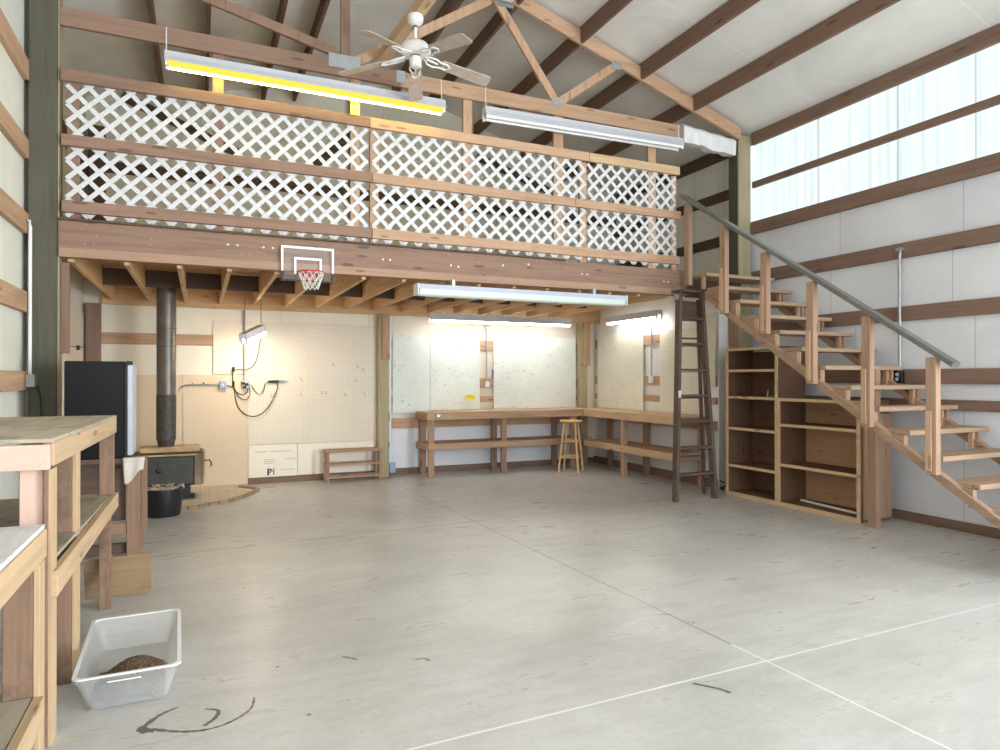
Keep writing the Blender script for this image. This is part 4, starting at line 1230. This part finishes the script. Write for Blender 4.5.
# grey box and conduit on the left wall
jb = thing('junction_box', 'grey junction box at the foot of the white conduit on the left wall', 'junction box', (-1.22, 6.3, 1.37))
obj('body', bx(-1.254, -1.19, 6.30, 6.40, 1.345, 1.445), M_GALV, jb, bevel=.005)
obj('conduit', MB().tube([(-1.236, 6.37, 1.446), (-1.236, 6.37, 2.62), (-1.236, 6.33, 2.66)], .013, 10), M_WHITE, jb, smooth=True)
obj('cord', MB().tube([(-1.19, 6.38, 1.36), (-1.17, 6.40, 1.28), (-1.165, 6.405, 1.1)], .005, 6), M_BLACK, jb)

# ------------------------------------------------------------------ wood stove, pipe, hearth, bucket
hs = [(-1.25, 7.75), (-.9, 7.72), (-.45, 7.86), (-.02, 8.0), (.28, 8.22), (.52, 8.55), (.66, 8.88), (.62, 9.02), (.45, 9.22), (.43, 9.58), (-1.25, 9.58)]
mh, nth, bsh, _o = new_mat('hearth_brick')
br = N(nth, 'ShaderNodeTexBrick', Scale=1.0)
X, Y, Z, Pp = world_xyz(nth)
L(nth, Pp, br.inputs['Vector'])
br.inputs['Color1'].default_value = srgb(204, 192, 170)
br.inputs['Color2'].default_value = srgb(192, 178, 156)
br.inputs['Mortar'].default_value = srgb(170, 156, 136)
br.inputs['Brick Width'].default_value = .2
br.inputs['Row Height'].default_value = .1
br.inputs['Mortar Size'].default_value = .006
L(nth, br.outputs['Color'], bsh.inputs['Base Color'])
bsh.inputs['Roughness'].default_value = .85
hz = thing('hearth_pad', 'low rounded brick hearth pad on the floor under the woodstove', 'hearth', (-.4, 8.7, 0))
obj('slab', MB().prism(hs, 'z', 0, .015), mh, hz)
m = MB()
for (xa, ya), (xb, yb) in zip(hs[1:8], hs[2:9]):
    n = max(1, int(math.hypot(xb - xa, yb - ya) / .1))
    for i in range(n):
        t0, t1 = (i + .06) / n, (i + .94) / n
        k = random.uniform(-.008, .008)
        m.beam((xa + (xb - xa) * t0, ya + (yb - ya) * t0 - .01 + k, .016), (xa + (xb - xa) * t1, ya + (yb - ya) * t1 - .01 + k, .016), .05, .03)
obj('edge_bricks', m, plain('edge_brick', (156, 134, 108), .85, noise=.35, nscale=9), hz)

M_CHEEK = plain('stove_cheek', (128, 108, 84), .6, noise=.55, nscale=5)
sv = thing('wood_stove', 'rusty iron woodstove with a dark front door on a pedestal', 'wood stove', (-.30, 8.7, .04))
obj('body', bx(-.60, -.005, 8.52, 8.93, .175, .565), M_IRON, sv, bevel=.02)
m = MB().hexa([(-.60, 8.50, .52), (-.05, 8.50, .52), (-.02, 8.95, .52), (-.60, 8.95, .52), (-.60, 8.60, .615), (-.04, 8.60, .615), (-.04, 8.93, .615), (-.60, 8.93, .615)])
o = obj('top_plate', m, M_RUST, sv, bevel=.012); o['label'] = 'tan rusted top'
o = obj('right_cheek', MB().hexa([(-.095, 8.495, .18), (-.003, 8.53, .18), (-.003, 8.92, .18), (-.09, 8.92, .18), (-.095, 8.495, .525), (-.003, 8.53, .56), (-.003, 8.92, .56), (-.09, 8.92, .56)]), M_CHEEK, sv, bevel=.01)
dr = obj('door', bx(-.595, -.10, 8.478, 8.515, .20, .51), plain('stove_door', (66, 66, 60), .5, noise=.3, nscale=10), sv, bevel=.006)
obj('air_vent', MB().lathe([(.030, 8.477), (.026, 8.470), (.01, 8.468)], (-.415, 0, .365), 14, 'y').box(-.422, -.412, 8.469, 8.477, .41, .47), M_BLACK, dr)
obj('end_rib', MB().beam((.004, 8.72, .27), (.004, 8.72, .56), .05, .014, (1, 0, 0)), M_RUST, sv)
obj('lever', MB().tube([(-.001, 8.60, .445), (.05, 8.60, .45), (.065, 8.60, .42), (.068, 8.60, .385), (.055, 8.60, .365)], .008, 8), M_BLACK, sv, smooth=True)
obj('pedestal', bx(-.46, -.13, 8.58, 8.87, .016, .175), M_BLACK, sv, bevel=.006)
obj('pedestal_foot', bx(-.50, -.09, 8.55, 8.90, .0155, .030), M_IRON, sv)
sv.scale = (1.14, 1.0, 1.0)
pp = thing('stove_pipe', 'tall grey stove pipe rising from the woodstove to the loft floor', 'stove pipe', (-.37, 8.75, .61))
px_, py_ = -.365, 8.75
obj('upper_pipe', MB().lathe([(.103, 1.22), (.106, 2.50)], (px_, py_, 0), 32), M_PIPE, pp, smooth=True)
for z in (1.78, 1.99):
    obj('pipe_seam', MB().lathe([(.1065, z), (.1075, z + .004), (.1065, z + .008)], (px_, py_, 0), 32), M_PIPED, pp)
o = obj('lower_pipe', MB().lathe([(.105, .70), (.107, 1.219)], (px_, py_, 0), 32), M_PIPED, pp, smooth=True); o['label'] = 'sooty lower section'
obj('collar', MB().lathe([(.088, .612), (.090, .66), (.103, .70)], (px_, py_, 0), 32), M_PIPED, pp, smooth=True)
obj('support_box', bx(-.495, -.245, 8.62, 8.88, 2.501, 2.618), M_BLACK, pp, bevel=.004)
bk = thing('ash_bucket', 'black bucket of pale shavings on the floor in front of the woodstove', 'bucket', (-.33, 7.78, 0))
bxc, byc = -.348, 7.72
obj('body', MB().lathe([(.0, .002), (.155, .002), (.163, .02), (.188, .27), (.195, .275), (.195, .285), (.183, .285), (.178, .268), (.15, .01), (0, .01)], (bxc, byc, 0), 32, caps=False), M_BLACK, bk, smooth=True)
random.seed(4)
m = MB()
for i in range(170):
    a_, r_ = random.uniform(0, 2 * PI), .185 * math.sqrt(random.random())
    x, y = bxc + r_ * math.cos(a_), byc + r_ * math.sin(a_)
    z = .262 + random.uniform(0, .035)
    dv = Vector((random.uniform(-1, 1), random.uniform(-1, 1), random.uniform(-.2, .5))).normalized() * random.uniform(.02, .045)
    m.beam((x, y, z), (x + dv.x * .6, y + dv.y * .6, z + dv.z * .6), .012, .004)
m.lathe([(0, .262), (.178, .262)], (bxc, byc, 0), 20, caps=False)
tag(obj('wood_shavings', m, M_ASH), 'pale wood shavings filling the black bucket', 'shavings', kind='stuff')
lc = obj('lid_clip', MB().lathe([(.012, .27), (.016, .285), (.012, .31), (.004, .325)], (bxc + .185, byc - .03, 0), 10), M_GALV, bk)

# ------------------------------------------------------------------ cords and boxes on the pegboard
gx = thing('switch_box', 'blue-grey switch box with a conduit on the tan panel right of the stove pipe', 'switch box', (.26, 9.58, 1.32))
obj('body', bx(.225, .315, 9.545, 9.60, 1.275, 1.375), M_BLUE, gx, bevel=.008)
obj('toggle', bx(.262, .277, 9.53, 9.545, 1.31, 1.34), M_WHITE, gx)
obj('conduit', MB().tube([(.224, 9.585, 1.325), (-.17, 9.585, 1.325), (-.225, 9.588, 1.30), (-.25, 9.592, 1.24)], .010, 8), M_GALV, gx, smooth=True)
obj('conduit_clip', MB().box(.03, .045, 9.572, 9.60, 1.335, 1.36).box(-.10, -.088, 9.572, 9.60, 1.335, 1.35), M_BLACK, gx)
ox = thing('outlet_box', 'crowded outlet box with plugs at the end of a conduit on the pegboard', 'outlet', (.535, 9.58, 1.31))
obj('body', bx(.49, .585, 9.555, 9.597, 1.275, 1.385), M_GALV, ox, bevel=.006)
obj('conduit', MB().tube([(.525, 9.58, 1.386), (.525, 9.58, 2.31)], .013, 8), M_GALV, ox, smooth=True)
for x, z in ((.515, 1.345), (.555, 1.33), (.53, 1.295)):
    obj('plug', bx(x - .018, x + .018, 9.515, 9.554, z - .018, z + .018), M_BLACK, ox, bevel=.005)
def curve(pts, n=6):
    P = [Vector(p) for p in pts]
    out = []
    for i in range(len(P) - 1):
        p0, p1, p2, p3 = P[max(0, i - 1)], P[i], P[i + 1], P[min(len(P) - 1, i + 2)]
        for k in range(n):
            t_ = k / n
            out.append(0.5 * ((2 * p1) + (-p0 + p2) * t_ + (2 * p0 - 5 * p1 + 4 * p2 - p3) * t_ ** 2 + (-p0 + 3 * p1 - 3 * p2 + p3) * t_ ** 3))
    out.append(P[-1])
    return out
def px(x, z, y=9.53):            # a point on the pegboard given in picture-free metres
    return (x, y, z)
tl = thing('trouble_light', 'black-handled work lamp hooked on the pegboard with its brown cord', 'work lamp', (.95, 9.55, 1.35))
obj('handle', MB().tube([(.83, 9.57, 1.365), (.965, 9.57, 1.37)], .018, 10), M_BLACK, tl, smooth=True)
obj('cage', MB().tube([(.966, 9.57, 1.372), (1.01, 9.57, 1.378), (1.05, 9.57, 1.375)], .020, 10, r1=.012), M_GALV, tl, smooth=True)
obj('hook', MB().tube(curve([(1.05, 9.57, 1.375), (1.075, 9.57, 1.385), (1.085, 9.57, 1.36), (1.06, 9.57, 1.345)]), .004, 6), M_GALV, tl)
obj('cord', MB().tube(curve([(.93, 9.555, 1.35), (.95, 9.56, 1.29), (.90, 9.57, 1.15), (.80, 9.57, .98), (.67, 9.57, .905), (.55, 9.57, .93), (.46, 9.57, 1.02), (.42, 9.57, 1.15), (.40, 9.57, 1.28), (.31, 9.55, 1.32)]), .007, 6), M_CORD, tl, smooth=True)
obj('cord', MB().tube(curve([(.56, 9.535, 1.33), (.62, 9.57, 1.31), (.68, 9.57, 1.22), (.73, 9.57, 1.20), (.77, 9.57, 1.25), (.79, 9.57, 1.33), (.83, 9.57, 1.365)]), .005, 6), M_CORD, tl, smooth=True)
ec = thing('extension_cord', 'brown extension cord with black plug ends looped left of the crowded outlet', 'cord', (.45, 9.55, 1.3))
obj('cord', MB().tube(curve([(.70, 9.02, 2.0), (.68, 9.3, 1.72), (.64, 9.5, 1.58), (.55, 9.56, 1.53), (.42, 9.57, 1.53)]), .006, 6), M_CORD, ec, smooth=True)
obj('cord', MB().tube(curve([(.395, 9.57, 1.53), (.385, 9.57, 1.45), (.40, 9.57, 1.30), (.45, 9.57, 1.22), (.53, 9.565, 1.20), (.58, 9.55, 1.27)]), .006, 6), M_CORD, ec, smooth=True)
obj('cord', MB().tube(curve([(.41, 9.57, 1.28), (.47, 9.56, 1.16), (.55, 9.56, 1.13), (.60, 9.56, 1.20), (.59, 9.55, 1.30)]), .006, 6), M_CORD, ec, smooth=True)
for z in (1.53, 1.34):
    obj('plug_end', MB().tube([(.395, 9.565, z - .04), (.395, 9.565, z + .03)], .016, 8), M_BLACK, ec, smooth=True)

# ------------------------------------------------------------------ damp marks on the floor near the tub
def blot(name, label, pts, w):
    m = MB()
    c_ = curve([(x, y, .0) for x, y in pts], 8)
    vs = []
    n = len(c_)
    for i, p in enumerate(c_):
        d_ = (c_[min(n - 1, i + 1)] - c_[max(0, i - 1)]).normalized()
        s_ = Vector((-d_.y, d_.x, 0))
        k = w[0] + (w[1] - w[0]) * i / (n - 1)
        k *= random.uniform(.55, 1.3)
        vs.append([tuple(p + s_ * k + Vector((0, 0, .0006))), tuple(p - s_ * k + Vector((0, 0, .0006)))])
    m.sheet(vs)
    tag(obj(name, m, M_STAIN), label, 'stain', 'damp stains')
random.seed(9)
blot('floor_stain', 'dark curved damp stain on the concrete, left part of the ring near the tub', [(-.085, 3.20), (-.15, 3.16), (-.20, 3.09), (-.215, 3.05), (-.165, 3.03)], (.006, .024))
blot('floor_stain', 'thin curved damp line closing the bottom of the ring stain near the tub', [(-.165, 3.035), (-.06, 2.97), (.04, 2.95), (.13, 2.985), (.20, 3.06), (.22, 3.16)], (.010, .004))
blot('floor_stain', 'dark hooked damp mark inside the ring stain near the tub', [(.02, 3.135), (.07, 3.10), (.06, 3.04), (.015, 2.985)], (.006, .012))
blot('floor_stain', 'short dark scrape on the concrete in the middle foreground', [(2.09, 2.475), (2.115, 2.44), (2.16, 2.38), (2.18, 2.33)], (.008, .010))
blot('floor_stain', 'small dark mark on the concrete left of the middle foreground', [(.98, 3.245), (1.03, 3.25), (1.05, 3.21)], (.004, .010))
blot('floor_stain', 'small dirty spot on the concrete between the tub and the middle', [(.66, 3.44), (.70, 3.40), (.72, 3.37)], (.006, .008))

# the left half of the back wall is shifted 12 cm nearer to follow lens distortion in the image
for o in list(COL.objects):
    if o.parent is None and o.get('category') in ('pegboard', 'panel', 'foam board', 'hook', 'switch box', 'outlet', 'work lamp', 'cord', 'rack', 'girt', 'post', 'pipe'):
        if o.location.y > 9.25 and o.location.x < 2.5 and o.location.z < 2.4 and not (o.get('category') == 'girt' and o.location.x > 1.5):
            o.location.y -= 0.145 if o.get('category') == 'switch box' else 0.12

# ------------------------------------------------------------------ light, sky, camera
w = bpy.data.worlds.new('sky')
SC.world = w
w.use_nodes = True
bgn = w.node_tree.nodes['Background']
bgn.inputs['Color'].default_value = (0.86, 0.94, 1.0, 1)
bgn.inputs['Strength'].default_value = SKY

def area(name, loc, rot, sx, sy, power, col, spread=180):
    l = bpy.data.lights.new(name, 'AREA')
    l.shape = 'RECTANGLE'
    l.size, l.size_y = sx, sy
    l.energy = power
    l.color = col
    l.spread = math.radians(spread)
    o = bpy.data.objects.new(name, l)
    COL.objects.link(o)
    o.location = loc
    o.rotation_euler = rot
    return o
area('added_front_daylight', (2.8, YN + 0.05, 2.0), (math.radians(90), 0, 0), 5.1, 3.9, FRONT_FILL, (0.86, 0.93, 1.0))  # unseen area light added to brighten the room from behind the viewpoint
area('added_side_daylight', (XR + 0.03, -2.0, 1.6), (math.radians(90), 0, math.radians(90)), 3.1, 3.1, SIDE_FILL, (0.87, 0.94, 1.0))  # added unseen light from the right, brightens the left wall

cam = bpy.data.cameras.new('camera')
co = bpy.data.objects.new('camera', cam)
COL.objects.link(co)
cam.sensor_width = 36.0
cam.lens = 668.7 / 1000 * 36.0
co.location = (0, 0, 1.42)
co.rotation_euler = (math.radians(90 + 0.22), 0, math.radians(-24.13))
cam.clip_start = 0.05
cam.clip_end = 100
SC.camera = co

SC.cycles.use_denoising = True
SC.cycles.max_bounces = 10
SC.cycles.diffuse_bounces = 6
SC.cycles.transparent_max_bounces = 12
SC.cycles.sample_clamp_indirect = 8
vs_ = SC.view_settings
vs_.view_transform = 'Standard'
vs_.look = 'None'
vs_.gamma = 1.0
vs_.use_curve_mapping = False
vs_.exposure = EXPO
